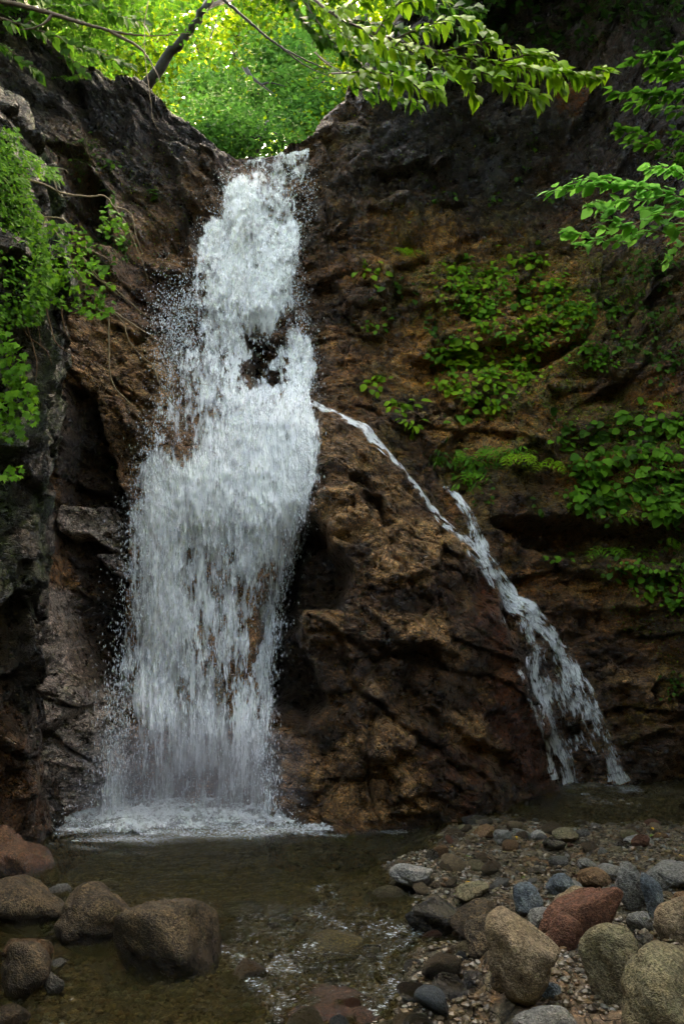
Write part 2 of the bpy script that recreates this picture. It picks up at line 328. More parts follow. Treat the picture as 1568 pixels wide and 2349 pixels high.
mreg = np.maximum(mreg, sstep(600, 900, U) * (1 - sstep(450, 700, V)) * .7); mreg = np.maximum(mreg, sstep(1300, 1450, U) * .5)
gold = sstep(-60, 60, polysd(Uw, Vw, [(860,470),(1100,520),(1400,560),(1420,900),(1150,1080),(980,1020),(860,700)])); col = lerp(col, np.array((.36, .24, .075)), gold * sstep(-.5, .3, n8) * .9)
col = lerp(col, (.1, .12, .016), moss * mreg)
sp_ = sstep(.33, .4, fbm(gx * 20, gz * 20, 2, 81)) * sstep(-.1, .2, n5) * right; col = lerp(col, (.3, .3, .2), sp_ * .7)
shade_t = np.maximum(sstep(600, 400, V) * sstep(700, 900, U), (1 - sstep(250, 600, V)) * (1 - sstep(500, 600, U))) ; col = lerp(col, col * .17, shade_t)  # upper corners: canopy and overhang shade painted into the tint
col = lerp(col, (.2, .095, .03), sstep(0, 20, polysd(Uw, Vw, [(1255,170),(1350,170),(1335,280),(1300,335)])))
WM = np.array([1.45, 1.04, .6]); col = lerp(col, col * .6, inb * (1 - 0.)); tp = np.zeros_like(gx)
for pl in ([(860,1165),(980,1200),(1015,1300),(960,1365),(860,1345),(840,1250)], [(1010,1210),(1070,1240),(1110,1300),(1050,1290),(1000,1260)], [(835,1400),(990,1415),(1030,1490),(900,1480)], [(640,1385),(780,1410),(800,1490),(700,1500)], [(730,960),(870,1050),(960,1170),(900,1180),(800,1100),(725,1080)], [(1090,1440),(1150,1500),(1170,1600),(1110,1560)], [(780,1520),(880,1540),(900,1600),(800,1600)], [(850,1640),(950,1640),(965,1830),(860,1860),(700,1860),(760,1700)], [(1010,1600),(1100,1650),(1130,1750),(1010,1690)], [(700,1145),(850,1120),(850,1260),(740,1270)], [(1380,1500),(1500,1560),(1490,1620),(1390,1560)], [(640,1650),(720,1690),(780,1800),(650,1830)], [(60,700),(320,740),(420,880),(340,1000),(200,960)]):
    tp = np.maximum(tp, sstep(-8, 14, polysd(Uw, Vw, pl)))
col = lerp(col, (.36, .285, .20), tp * (.45 + .55 * sstep(-.25, .1, n6)))
col = lerp(col, np.array((.27, .2, .15)), sstep(-20, 30, polysd(U, V, [(430,860),(720,900),(700,1200),(640,1500),(620,1700),(290,1700),(290,1200),(340,950)])) * .8)
col = lerp(col, np.array((.13, .055, .03)), sstep(-10, 30, polysd(Uw, Vw, [(1060,1300),(1120,1330),(1190,1560),(1270,1790),(1150,1800),(1100,1600)])) * .8)
wet_shade = np.maximum(sstep(-10, 12, polysd(Uw, Vw, [(95,870),(205,890),(240,1040),(285,1110),(285,1600),(225,1600),(210,1560),(140,1440),(150,1340),(100,1200),(110,1100)])) * (1 - np.maximum(sstep(-6, 6, polysd(Uw, Vw, [(125,1130),(235,1145),(275,1205),(262,1262),(200,1240),(120,1210)])), sstep(-6, 6, polysd(Uw, Vw, [(205,1268),(255,1262),(290,1335),(240,1322)])))), sstep(-10, 14, polysd(Uw, Vw, [(690,1190),(760,1240),(800,1330),(780,1400),(700,1400),(660,1470),(720,1540),(740,1600),(700,1650),(600,1640),(590,1420),(640,1300)])))
col = lerp(col, (.035, .028, .02), wet_shade * .9)  # recesses: wet dark rock, with their shade painted into the tint too
pk = sstep(-10, 12, polysd(Uw, Vw, [(50,1330),(145,1345),(300,1560),(300,1860),(55,1860)])) + sstep(-10, 12, polysd(Uw, Vw, [(125,1130),(275,1145),(290,1335),(200,1300),(120,1210)])); pk = np.clip(pk, 0, 1) * (1 - wet_shade)
col = lerp(col, np.array((.44, .37, .32)) / WM, pk * .9)
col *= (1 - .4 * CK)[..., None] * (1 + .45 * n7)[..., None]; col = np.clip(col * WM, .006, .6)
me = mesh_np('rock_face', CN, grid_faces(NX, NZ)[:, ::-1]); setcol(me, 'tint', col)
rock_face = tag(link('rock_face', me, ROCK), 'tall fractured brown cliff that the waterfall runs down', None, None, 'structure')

def surfY(x, z, F=None):
    F = Yr if F is None else F
    a = np.clip((x - X0) / ST, 0, NX - 1.01); b = np.clip((z - Z0) / ST, 0, NZ - 1.01); i = a.astype(int); j = b.astype(int); a = a - i; b = b - j
    return (F[j, i] * (1 - a) + F[j, i + 1] * a) * (1 - b) + (F[j + 1, i] * (1 - a) + F[j + 1, i + 1] * a) * b
def blur(F, r, it=2):
    for _ in range(it):
        for ax in (0, 1):
            c = np.cumsum(np.concatenate([np.repeat(F.take([0], ax), r + 1, ax), F, np.repeat(F.take([-1], ax), r, ax)], ax), ax)
            n = F.shape[ax]; F = (c.take(range(2 * r + 1, 2 * r + 1 + n), ax) - c.take(range(0, n), ax)) / (2 * r + 1)
    return F
YS = blur(Yr - exm * 4.5, 12)      # smoothed surface the water follows
def onrock(u, v, off=0., F=None):
    """first hit of the pixel's ray with the cliff, moved off metres towards the camera"""
    u = np.atleast_1d(np.asarray(u, float)); v = np.atleast_1d(np.asarray(v, float)); d = ray(u, v); d = d / d[..., 1:2]
    Y = np.full(u.shape, 6.2); done = np.zeros(u.shape, bool)
    for _ in range(260):
        p = CAM + d * Y[..., None]; hit = surfY(p[..., 0], p[..., 2], F) <= Y; done |= hit; Y = np.where(done, Y, Y + .02)
        if done.all(): break
    return CAM + d * (Y - off)[..., None]

# ---------------------------------------------------------------- near left rock wall
zs = np.arange(-.4, 6.6, .03); vs_ = []
EZ = [( -.4,105),(0,112),(.25,100),(.5,100),(.8,88),(1.2,66),(1.8,58),(2.4,62),(3.0,70),(3.6,70),(4.2,72),(5,70),(5.6,40),(6.0,0),(6.6,-80)]
ts = np.linspace(0, 1, 170)
T, ZZ = np.meshgrid(ts, zs)
ue = np.interp(ZZ, [a for a, _ in EZ], [b for _, b in EZ]) 
dyv = 1.0; YE = 6.6
xe = (ue - UC) / FPX * YE * .98
cx = np.interp(T, [0, .25, .4, .6, 1], [-1.3, -.12, 0, -.25, -2.4]); cyy = np.interp(T, [0, .25, .4, .6, 1], [8.6, 7.3, 6.6, 5.9, 3.4])
lean = .25 * (1 - sstep(0, .6, ZZ)) * sstep(.35, .8, T)
PX = xe + cx; PY = cyy - .1 * ZZ * 0
aa = T * 5.6; fh, fe = facets(aa / .8 + wn[0, 0], ZZ / .6 + fbm(aa, ZZ, 3, 8) * .4, 900, .8); fh2, fe2 = facets(aa / .3 + fbm(aa * 2, ZZ * 2, 3, 8) * .3, ZZ / .22, 910, .8)
dsp = .13 * fh + .05 * fh2 + .1 * fbm(aa * 2, ZZ * 2, 4, 33) + .015 * fbm(aa * 14, ZZ * 14, 3, 35) - .05 * (1 - sstep(0, .1, fe))
PX = PX + dsp * .8; PY = PY - dsp * .6
PN = np.stack([PX, PY, ZZ], -1)
c2 = np.empty(T.shape + (3,)); c2[:] = (.06, .042, .022); q = fbm(aa * 1.5, ZZ * 1.5, 5, 90)
c2 = lerp(c2, (.14, .065, .022), sstep(-.1, .3, q) * (1 - sstep(.6, 2.2, ZZ))); c2 = lerp(c2, (.05, .075, .012), sstep(-.15, .2, fbm(aa * 2, ZZ * 2, 5, 92)) * sstep(1., 2.6, ZZ))
c2 *= (1 - .6 * (1 - sstep(0, .1, fe2)))[..., None]
me = mesh_np('rock_wall', PN, grid_faces(len(ts), len(zs))[:, ::-1]); setcol(me, 'tint', c2)
tag(link('rock_wall', me, ROCK), 'dark mossy rock wall rising at the left edge', None, None, 'structure')

# ---------------------------------------------------------------- stream bed and far ground
def nonuni(lo, a, b, hi, st, big):
    return np.r_[np.linspace(lo, a, big)[:-1], np.arange(a, b, st), np.linspace(b, hi, big)]
bx_ = nonuni(-60, -4.6, 5.4, 60, .022, 14); by_ = nonuni(-60, 2.4, 10.4, 80, .022, 14)
BX, BY = np.meshgrid(bx_, by_)
BU, BV = proj(np.stack([BX, BY, BX * 0], -1)); inF = (BY > 2) & (BY < 11) & (abs(BX) < 6)
bn = fbm(BX * 1.5, BY * 1.5, 4, 110); BUw = BU + bn * 40; BVw = BV + fbm(BX * 1.5 + 8, BY * 1.5, 4, 111) * 18
BAR = [(1030,1885),(1150,1868),(1300,1880),(1420,1885),(1600,1900),(1900,1950),(1900,2600),(1330,2600),(1180,2349),(1110,2260),(1120,2160),(1060,2120),(1000,2070),(900,2030),(860,2000),(930,1975),(1000,1930)]
SHAL = [(700,2000),(900,1950),(1040,1870),(1300,1780),(1800,1780),(1900,2600),(900,2600),(930,2200),(880,2080)]
bz = np.full(BX.shape, -.16)
bz = bz - .28 * sstep(-20, 60, polysd(BUw, BVw, [(100,1850),(900,1860),(1000,1880),(900,1950),(700,1990),(350,2000),(150,1990)]))
bz = bz + .11 * sstep(-40, 20, polysd(BUw, BVw, SHAL)); barm = sstep(-25, 35, polysd(BUw, BVw, BAR)) ; bz = bz + barm * (.09 + .04 * sstep(1300, 1560, BU))
bz = bz + .015 * sstep(-30, 60, polysd(BUw, BVw, [(-900,1900),(150,1985),(280,2080),(300,2200),(150,2349),(-900,2600)]))
bz = bz + .06 * bn + .03 * fbm(BX * 6, BY * 6, 3, 112)
f1, e1 = facets(BX / .11, BY / .09, 700, .3); f2, e2 = facets(BX / .05, BY / .05, 710, .3)
peb = sstep(0, .35, e1) * (.5 + .5 * f1); peb2 = sstep(0, .3, e2) * (.5 + .5 * f2)
bz = bz + np.where(inF, (.030 * peb + .014 * peb2) * (1 - .3 * barm), 0)
bz = np.where(inF, bz, bz - .05)
hillb = sstep(-3, -8, BY) * 11 + sstep(7, 16, abs(BX)) * 9 * (BY < 12); bz = bz + hillb + sstep(11, 15, BY) * 7.6  # rear hill is unseen, steepened to cut low sky light
cidx = h3(np.floor(BX / .11), np.floor(BY / .09), 9); cb = np.empty(BX.shape + (3,)); cb[:] = (.085, .062, .032)
cb = lerp(cb, (.13, .11, .07), sstep(.1, .6, f1)); cb = lerp(cb, (.12, .07, .03), sstep(.2, .7, -f1) * .7); cb = lerp(cb, (.05, .045, .035), sstep(.3, .8, f2) * .7)
cb = lerp(cb, (.15, .1, .06), sstep(0, 30, polysd(BU, BV, [(1290,2230),(1420,2300),(1500,2349),(1500,2600),(1150,2600),(1180,2300)])) * .8)
cb = lerp(cb, (.15, .125, .05), sstep(-40, 60, polysd(BU, BV, [(100,1850),(900,1860),(1000,1880),(900,1950),(700,1990),(350,2000),(150,1990)])) * .75)
cb = np.where(inF[..., None], cb, (.03, .04, .015)); cb *= (.45 + .55 * sstep(0, .25, e1))[..., None]
me = mesh_np('ground', np.stack([BX, BY, bz], -1), grid_faces(len(bx_), len(by_))); setcol(me, 'tint', cb)
BED = rock_mat('stream_bed', speck=.5, rough=(.4, .8), wet=.3, bump=.006)
tag(link('ground', me, BED), 'pebbly stream bed and gravel at the foot of the cliff', None, None, 'structure')
def bedZ(x, y):
    i = np.clip(np.searchsorted(bx_, x) - 1, 0, len(bx_) - 2); j = np.clip(np.searchsorted(by_, y) - 1, 0, len(by_) - 2); return bz[j, i]

# ---------------------------------------------------------------- pool water
def water_level(y): return -.0 - .07 * sstep(5.2, 4.3, y) - .05 * sstep(4.2, 3.6, y)
wx = nonuni(-9, -4.2, 5.2, 9, .025, 3); wy = nonuni(-1, 2.6, 10.6, 10.7, .025, 3); WX, WY = np.meshgrid(wx, wy)
dist = np.hypot(WX + 1.3, (WY - 8.2) * 1.2)
rip = .010 * np.sin(dist * 16 + 3 * fbm(WX * 2, WY * 2, 3, 5)) * np.exp(-dist * .5) + .010 * fbm(WX * 5, WY * 9, 4, 6) + .004 * fbm(WX * 18, WY * 30, 2, 7)
rap = sstep(5.4, 4.9, WY) * (WX > -2) * (WX < 1.6); rip = rip + rap * .025 * fbm(WX * 7, WY * 9, 3, 12)
WZ = water_level(WY) + rip
fo = np.zeros_like(WX); WUu, WVv = proj(np.stack([WX, WY, WZ], -1)); ww = fbm(WX * 4, WY * 6, 4, 14)
for pts, wd in (([(500,2160),(530,2200),(600,2225),(680,2190),(740,2160)], 34), ([(640,2215),(560,2240),(640,2280),(620,2349)], 22), ([(780,2120),(700,2080),(760,2030)], 14), ([(870,2140),(960,2130),(860,2230)], 16), ([(1020,2220),(900,2260),(830,2349)], 22), ([(860,1880),(800,1905),(900,1900)], 22), ([(1260,1806),(1330,1802),(1450,1804)], 16)):
    fo = np.maximum(fo, (1 - sstep(wd * .2, wd * 1.2, linesd(WUu + ww * 60, WVv + ww * 24, pts))) * .74)
fo = np.maximum(fo, .56 * sstep(0, 60, polysd(WUu + ww * 60, WVv + ww * 30, [(470,2050),(800,2010),(1040,2100),(1120,2260),(900,2349),(560,2349),(500,2200)])))
fo = np.maximum(fo, .95 * sstep(-60, 50, polysd(WUu + ww * 90, WVv + fbm(WX * 2.5, WY * 7, 4, 15) * 34, [(90,1840),(800,1850),(800,1925),(620,1935),(300,1950),(110,1935)])))
m = NT('stream_water'); tc = m.n('TexCoord').outputs['Object']; mp = m.n('Mapping'); mp.inputs['Scale'].default_value = (1, 2, 1); m.l(tc, mp.inputs[0])
n1 = m.noise(mp.outputs[0], 14, 4, .6); n2 = m.noise(mp.outputs[0], 50, 3, .6)
bp = m.bump(m.math('ADD', n1, m.math('MULTIPLY', n2, .5)), 1., .09)
tr = m.n('BsdfTransparent'); tr.inputs[0].default_value = (.78, .71, .45, 1)
gl = m.n('BsdfGlossy', i_Roughness=.06); gl.inputs[0].default_value = (1, 1, 1, 1); m.l(bp, gl.inputs['Normal'])
fr = m.n('Fresnel', i_IOR=1.33); m.l(bp, fr.inputs['Normal']); mx = m.n('MixShader'); m.l(fr.outputs[0], mx.inputs[0]); m.l(tr.outputs[0], mx.inputs[1]); m.l(gl.outputs[0], mx.inputs[2])
tb = m.n('BsdfDiffuse'); tb.inputs[0].default_value = (.11, .095, .03, 1); mx2 = m.n('MixShader'); mx2.inputs[0].default_value = .1; m.l(mx.outputs[0], mx2.inputs[1]); m.l(tb.outputs[0], mx2.inputs[2])
fd = m.n('BsdfDiffuse'); fd.inputs[0].default_value = (.75, .78, .8, 1); fa = m.n('Attribute', attribute_name='foam').outputs['Fac']
nf = m.noise(mp.outputs[0], 42, 5, .7); ff = m.math('MULTIPLY', m.math('SUBTRACT', m.math('ADD', m.math('MULTIPLY', fa, .40), nf), .80, True), 4., True)
mx3 = m.n('MixShader'); m.l(ff, mx3.inputs[0]); m.l(mx2.outputs[0], mx3.inputs[1]); m.l(fd.outputs[0], mx3.inputs[2]); m.l(mx3.outputs[0], m.out.inputs[0])
me = mesh_np('water', np.stack([WX, WY, WZ], -1), grid_faces(len(wx), len(wy))); setf(me, 'foam', fo)
tag(link('water', me, m.m), 'clear brown pool and stream below the waterfall', None, None, 'structure')

# ---------------------------------------------------------------- waterfalls
def fall_mat(name, sx, sy, sharp, col=(.9, .91, .92)):
    m = NT(name); uv = m.n('UVMap').outputs[0]; de = m.n('Attribute', attribute_name='dens').outputs['Fac']
    mp = m.n('Mapping'); mp.inputs['Scale'].default_value = (sx, sy, 1); m.l(uv, mp.inputs[0])
    a = m.noise(mp.outputs[0], 1, 3, .65)
    mp2 = m.n('Mapping'); mp2.inputs['Scale'].default_value = (sx * 3.1, sy * 2.6, 1); mp2.inputs['Location'].default_value = (5, 3, 0); m.l(uv, mp2.inputs[0]); b = m.noise(mp2.outputs[0], 1, 2, .6)
    mp3 = m.n('Mapping'); mp3.inputs['Scale'].default_value = (sx * .16, sy * .2, 1); m.l(uv, mp3.inputs[0]); c = m.noise(mp3.outputs[0], 1, 3, .6)
    s = m.math('ADD', m.math('MULTIPLY', a, .6), m.math('ADD', m.math('MULTIPLY', b, .32), m.math('MULTIPLY', c, .7)))   # about .71 mean
    al = m.math('MULTIPLY', m.math('ADD', m.math('SUBTRACT', s, 1.17), m.math('MULTIPLY', de, .72)), sharp, True)
    d = m.n('BsdfDiffuse'); d.inputs[0].default_value = (*col, 1); t = m.n('BsdfTranslucent'); t.inputs[0].default_value = (*col, 1)
    mh = m.n('MixShader'); mh.inputs[0].default_value = .15; m.l(d.outputs[0], mh.inputs[1]); m.l(t.outputs[0], mh.inputs[2])
    g = m.n('BsdfGlossy', i_Roughness=.3); mg = m.n('MixShader'); mg.inputs[0].default_value = .06; m.l(mh.outputs[0], mg.inputs[1]); m.l(g.outputs[0], mg.inputs[2])
    bp = m.bump(m.math('ADD', a, m.math('MULTIPLY', b, .5)), 1., .05)
    m.l(bp, d.inputs['Normal']); m.l(bp, g.inputs['Normal'])
    tr = m.n('BsdfTransparent'); mx = m.n('MixShader'); m.l(al, mx.inputs[0]); m.l(tr.outputs[0], mx.inputs[1]); m.l(mg.outputs[0], mx.inputs[2]); m.l(mx.outputs[0], m.out.inputs[0]); return m.m
VV = np.arange(338, 1872, 3.)
def sheet(name, parent, mat, edges, offs, nx, seed, dens, VV=VV, lump=.05, expand=0):
    ev = [e[0] for e in edges]; L = np.interp(VV, ev, [e[1] for e in edges]) - expand; Rr = np.interp(VV, ev, [e[2] for e in edges]) + expand
    s = np.linspace(0, 1, nx); UU = L[:, None] + (Rr - L)[:, None] * s; V2 = np.repeat(VV[:, None], nx, 1)
    P = onrock(UU.ravel(), V2.ravel(), 0, YS).reshape(V2.shape + (3,))
    Yd = blur(P[..., 1], 6); P = at(UU, V2, Yd)
    o = offs + lump * fbm(P[..., 0] * 3.5 + seed, P[..., 2] * 1.6, 4, seed) + lump * .4 * fbm(P[..., 0] * 14, P[..., 2] * 6, 2, seed + 3)
    d = P - CAM; P = P - d / d[..., 1:2] * o[..., None]
    P[..., 2] = np.maximum(P[..., 2], -.02)
    W = s[None] * (Rr - L)[:, None] / 205.; edge = np.minimum(UU - L[:, None], Rr[:, None] - UU)
    uv = np.stack([(UU - 600) / 205 + seed, -P[..., 2] * (.5 + .06 * P[..., 2]) + seed], -1)
    f = grid_faces(nx, len(VV)); me = mesh_np(name, P - np.array(parent.location), f); setuv(me, f, uv); setf(me, 'dens', dens(UU, V2, edge)); link(name, me, mat, parent); return P
EDG = [(338,520,705),(375,520,712),(430,508,722),(480,498,716),(520,468,705),(580,445,690),(640,440,692),(720,400,708),(800,385,722),(870,370,728),(930,350,712),(1000,330,722),(1100,300,722),(1200,290,700),(1300,285,668),(1400,282,650),(1550,255,632),(1700,240,625),(1872,230,640)]
def gs(U, V, u, v, a, b): return np.exp(-(((U - u) / a) ** 2 + ((V - v) / b) ** 2))
def dmain(U, V, e):
    d = .62 + .16 * fbm(U / 60, V / 120, 4, 200) + .16 * fbm(U / 200, V / 260, 3, 201)
    d += .30 * sstep(880, 960, V) * gs(U, V, 660, 1020, 70, 110) + .2 * gs(U, V, 590, 1150, 110, 60) + .22 * gs(U, V, 350, 1400, 60, 260) + .22 * gs(U, V, 430, 1150, 70, 90) + .15 * gs(U, V, 610, 1250, 60, 200) + .2 * gs(U, V, 560, 900, 60, 30)
    d -= .05 * (1 - sstep(700, 900, V)); d += .08 * sstep(880, 980, V) + .14 * gs(U, V, 600, 600, 120, 160) + .2 * gs(U, V, 560, 470, 40, 70)
    d -= .52 * gs(U + 60 * fbm(U / 24, V / 30, 3, 210), V, 600, 830, 40, 75) + .16 * gs(U, V, 640, 760, 60, 70) + .12 * gs(U, V, 640, 460, 60, 90) + .25 * gs(U, V, 560, 390, 25, 15) + .1 * gs(U, V, 560, 1330, 60, 110)
    d -= .2 * gs(U, V, 370, 920, 70, 110) + .04 * gs(U, V, 430, 780, 50, 80) + .10 * gs(U, V, 320, 1120, 40, 160) + .18 * gs(U, V, 420, 1030, 60, 50)
    d -= .04 * sstep(1000, 1300, V) + .05 * sstep(1550, 1750, V)
    d -= .34 * gs(U, V, 250, 1600, 40, 150)
    d -= 3 * sstep(0, 7, np.interp(U, [520, 545, 600, 700, 712], [374, 370, 359, 343, 340]) + 6 * fbm(U / 14, V * 0, 3, 222) - V)
    return d - .42 * (1 - sstep(-20, 34, e + 18 * fbm(U / 18, V / 60, 3, 205)))
wf = empty('waterfall', tuple(ground(450, 1860)), 'tall white main waterfall pouring over the notch into the pool', 'waterfall')
FM1 = fall_mat('falling_water_fine', 20, 6, 9); FM2 = fall_mat('falling_water', 11, 3.2, 4.5); FM3 = fall_mat('falling_water_drops', 24, 4.5, 7)
sheet('water_sheet', wf, FM2, EDG, .10, 150, 3, lambda U, V, e: dmain(U, V, e) + .05)
sheet('water_sheet', wf, FM1, EDG, .20, 150, 11, lambda U, V, e: dmain(U, V, e) - .08, expand=4)
sheet('water_sheet', wf, FM3, EDG, .32, 150, 23, lambda U, V, e: dmain(U, V, e) - .20, expand=12, lump=.08)
# loose drops: small elongated octahedra
OCT = np.array([(1,0,0),(-1,0,0),(0,1,0),(0,-1,0),(0,0,1),(0,0,-1)], float); OF = np.array([(0,2,4),(2,1,4),(1,3,4),(3,0,4),(2,0,5),(1,2,5),(3,1,5),(0,3,5)])
m = NT('water_drops'); d = m.n('BsdfPrincipled', i_Roughness=.15); d.inputs['Base Color'].default_value = (.78, .82, .86, 1); m.l(d.outputs[0], m.out.inputs[0]); DROP = m.m
def drops(parent, u, v, off, r, asp, name='droplets'):
    P = onrock(u, v, 0, YS); d = P - CAM; P = P - d / d[..., 1:2] * off[..., None]; n = len(u)
    S = np.stack([r, r, r * asp], -1); Vt = P[:, None] + OCT[None] * S[:, None]; Vt[..., 2] = np.maximum(Vt[..., 2], -.02)
    F = (OF[None] + 6 * np.arange(n)[:, None, None]).reshape(-1, 3); under(name, Vt.reshape(-1, 3), F, DROP, parent)
N = 13000; v = rng.uniform(380, 1860, N); ev = [e[0] for e in EDG]; l = np.interp(v, ev, [e[1] for e in EDG]); r_ = np.interp(v, ev, [e[2] for e in EDG])
side = rng.random(N); g = rng.normal(0, 1, N); u = np.where(side < .3, l + g * 26 + 22, np.where(side < .55, r_ + g * 16 - 16, l + (r_ - l) * rng.random(N)))
drops(wf, u, v, rng.uniform(.1, .5, N), rng.uniform(.0018, .0052, N), 2 + 4 * rng.random(N) * (v / 1500))
N = 1500; drops(wf, rng.normal(400, 35, N), rng.normal(740, 60, N), rng.uniform(.1, .4, N), rng.uniform(.002, .006, N), 1.5 + 2 * rng.random(N))

N = 5000; u = rng.uniform(100, 700, N); gp = ground(u, rng.uniform(1835, 1915, N)); hgt = rng.exponential(.09, N); r = rng.uniform(.002, .006, N); Pd = gp + np.stack([u * 0, u * 0, hgt], -1)
Vt = Pd[:, None] + OCT[None] * np.stack([r, r, r * 1.4], -1)[:, None]; under('splash_drops', Vt.reshape(-1, 3), (OF[None] + 6 * np.arange(N)[:, None, None]).reshape(-1, 3), DROP, wf)
# side cascade
sc_ = empty('waterfall', tuple(ground(1350, 1797)), 'thin side cascade splitting in two down the right of the brown boulder slope', 'waterfall')
def ribbon(path, w0, dens0, seed, off=.10, nx=26, parent=sc_):
    dens0 -= .08
    p = np.array(path, float); seg = np.r_[0, np.cumsum(np.hypot(*np.diff(p[:, :2], axis=0).T))]; t = np.arange(0, seg[-1], 3.)
    cu = np.interp(t, seg, p[:, 0]); cv = np.interp(t, seg, p[:, 1]); wd = np.interp(t, seg, p[:, 2]); cu = cu + 6 * fbm(t / 40, t * 0, 3, seed)
    tx = np.gradient(cu); ty = np.gradient(cv); L = np.hypot(tx, ty); nxv, nyv = ty / L, -tx / L
    s = np.linspace(-.5, .5, nx); UU = cu[:, None] + (nxv * wd)[:, None] * s; V2 = cv[:, None] + (nyv * wd)[:, None] * s
    P = onrock(UU.ravel(), V2.ravel(), 0, YT).reshape(V2.shape + (3,)); P = at(UU, V2, blur(P[..., 1], 4) )
    d = P - CAM; P = P - d / d[..., 1:2] * (off + .02 * fbm(UU / 8, V2 / 20, 3, seed))[..., None]; P[..., 2] = np.maximum(P[..., 2], -.01)
    uv = np.stack([(s[None] * wd[:, None]) / 205 + seed, np.repeat(t[:, None] / 205., nx, 1)], -1)
    de = dens0 + .06 * (1 - abs(s) * 4)[None] + .18 * fbm(UU / 25, V2 / 45, 3, seed + 1) - .5 * sstep(.3, .5, abs(s))[None] + V2 * 0
    f = grid_faces(nx, len(t)); me = mesh_np('water_ribbon', P - np.array(parent.location), f); setuv(me, f, uv); setf(me, 'dens', de); link('water_ribbon', me, FM4, parent)
YT = blur(Yr - exm * 4.5, 4)
FM4 = fall_mat('trickling_water', 30, 7, 6, (.85, .86, .87))
ribbon([(715,925,20),(760,945,22),(810,968,18),(840,985,34),(865,1015,28),(890,1045,16),(925,1075,12),(950,1110,14),(985,1155,15),(1010,1190,22),(1060,1235,26),(1090,1270,50),(1120,1320,40),(1150,1365,44),(1190,1400,56)], 1, .76, 31)
ribbon([(1015,1115,14),(1045,1140,26),(1070,1170,36),(1090,1220,46),(1110,1270,56),(1150,1340,56),(1180,1390,50)], 1, .70, 41)
ribbon([(1165,1375,50),(1215,1400,56),(1250,1440,50),(1290,1500,50),(1330,1570,60),(1370,1660,56),(1400,1730,50),(1430,1800,56)], 1, .66, 51)
ribbon([(1180,1385,40),(1205,1440,60),(1225,1520,60),(1240,1600,44),(1270,1680,44),(1290,1740,50),(1305,1800,90)], 1, .66, 61)
ribbon([(1110,1340,8),(1150,1410,12),(1170,1490,14),(1200,1560,14),(1225,1630,16),(1250,1700,18),(1275,1790,30)], 1, .6, 71, nx=14)
ribbon([(1215,1405,50),(1255,1500,110),(1300,1620,160),(1345,1740,180),(1360,1800,190)], 1, .56, 81, nx=60)


# foam where the fall strikes the pool
fxs = np.arange(-3.4, .55, .012); fys = np.arange(6.9, 8.6, .012); FX, FY = np.meshgrid(fxs, fys); FU, FV = proj(np.stack([FX, FY, FX * 0], -1))
fw = fbm(FX * 4, FY * 5, 4, 300); inside = polysd(FU + fw * 22, FV + fbm(FX * 3, FY * 6, 4, 301) * 16, [(85,1830),(230,1840),(640,1850),(700,1858),(820,1885),(790,1922),(600,1925),(470,1922),(300,1935),(200,1915),(95,1920)])
lum = np.abs(fbm(FX * 7, FY * 7, 4, 303)); FZ = .01 + sstep(0, 40, inside) * (.02 + .09 * lum + .04 * fbm(FX * 25, FY * 25, 2, 305)) + .10 * gs(FU, FV, 430, 1855, 260, 22)
m = NT('foam'); tc = m.n('TexCoord').outputs['Object']; n = m.noise(tc, 30, 5, .7); fa = m.n('Attribute', attribute_name='foam').outputs['Fac']
al = m.math('MULTIPLY', m.math('SUBTRACT', m.math('ADD', fa, n), .82), 3.2, True)
dd = m.n('BsdfDiffuse'); dd.inputs[0].default_value = (.82, .85, .87, 1); m.l(m.bump(n, 1, .05), dd.inputs['Normal']); tr = m.n('BsdfTransparent'); mx = m.n('MixShader'); m.l(al, mx.inputs[0]); m.l(tr.outputs[0], mx.inputs[1]); m.l(dd.outputs[0], mx.inputs[2]); m.l(mx.outputs[0], m.out.inputs[0])
me = mesh_np('foam', np.stack([FX, FY, FZ], -1) - np.array(wf.location), grid_faces(len(fxs), len(fys))); setf(me, 'foam', np.clip(sstep(-26, 70, inside) * .85 + .3 * fbm(FX * 7, FY * 14, 4, 309), 0, 1)); link('foam', me, m.m, wf)

# ---------------------------------------------------------------- gorge side walls beside and behind the camera, unseen, added to block sky light
def side_wall(name, sgn, pts, top, label):
    p = np.array(pts, float); sg = np.r_[0, np.cumsum(np.hypot(*np.diff(p, axis=0).T))]; t = np.arange(0, sg[-1], .12); zz = np.arange(-.6, top, .12); T, Z = np.meshgrid(t, zz)
    X = np.interp(T, sg, p[:, 0]); Y = np.interp(T, sg, p[:, 1]); fh, fe = facets(T / 1.3, Z / .8, 40 + sgn, .8); fh2, _ = facets(T / .4, Z / .3, 50 + sgn, .8)
    o = .25 * fh + .08 * fh2 + .5 * fbm(T * .5, Z * .5, 4, 60 + sgn); X = X - sgn * (o - .08 * Z); 
    me = mesh_np(name, np.stack([X, Y, Z], -1), grid_faces(len(t), len(zz))[:, ::(1 if sgn > 0 else -1)])
    c = np.empty(T.shape + (3,)); c[:] = (.06, .045, .028); c = lerp(c, (.04, .06, .012), sstep(-.1, .2, fbm(T, Z, 4, 3))); setcol(me, 'tint', c)
    tag(link(name, me, ROCK), label, None, None, 'structure')
side_wall('gorge_wall', 1, [(4.6,8.9),(5.8,7.2),(6.2,4),(6.4,-2),(5,-8),(3,-11)], 9.6, 'unseen mossy rock wall added on the right to block sky light')
side_wall('gorge_wall', -1, [(-4.6,9.0),(-5.0,7.2),(-5.0,4),(-5.6,-2),(-5,-8),(-3,-11)], 7.6, 'unseen mossy rock wall added on the left to block sky light')

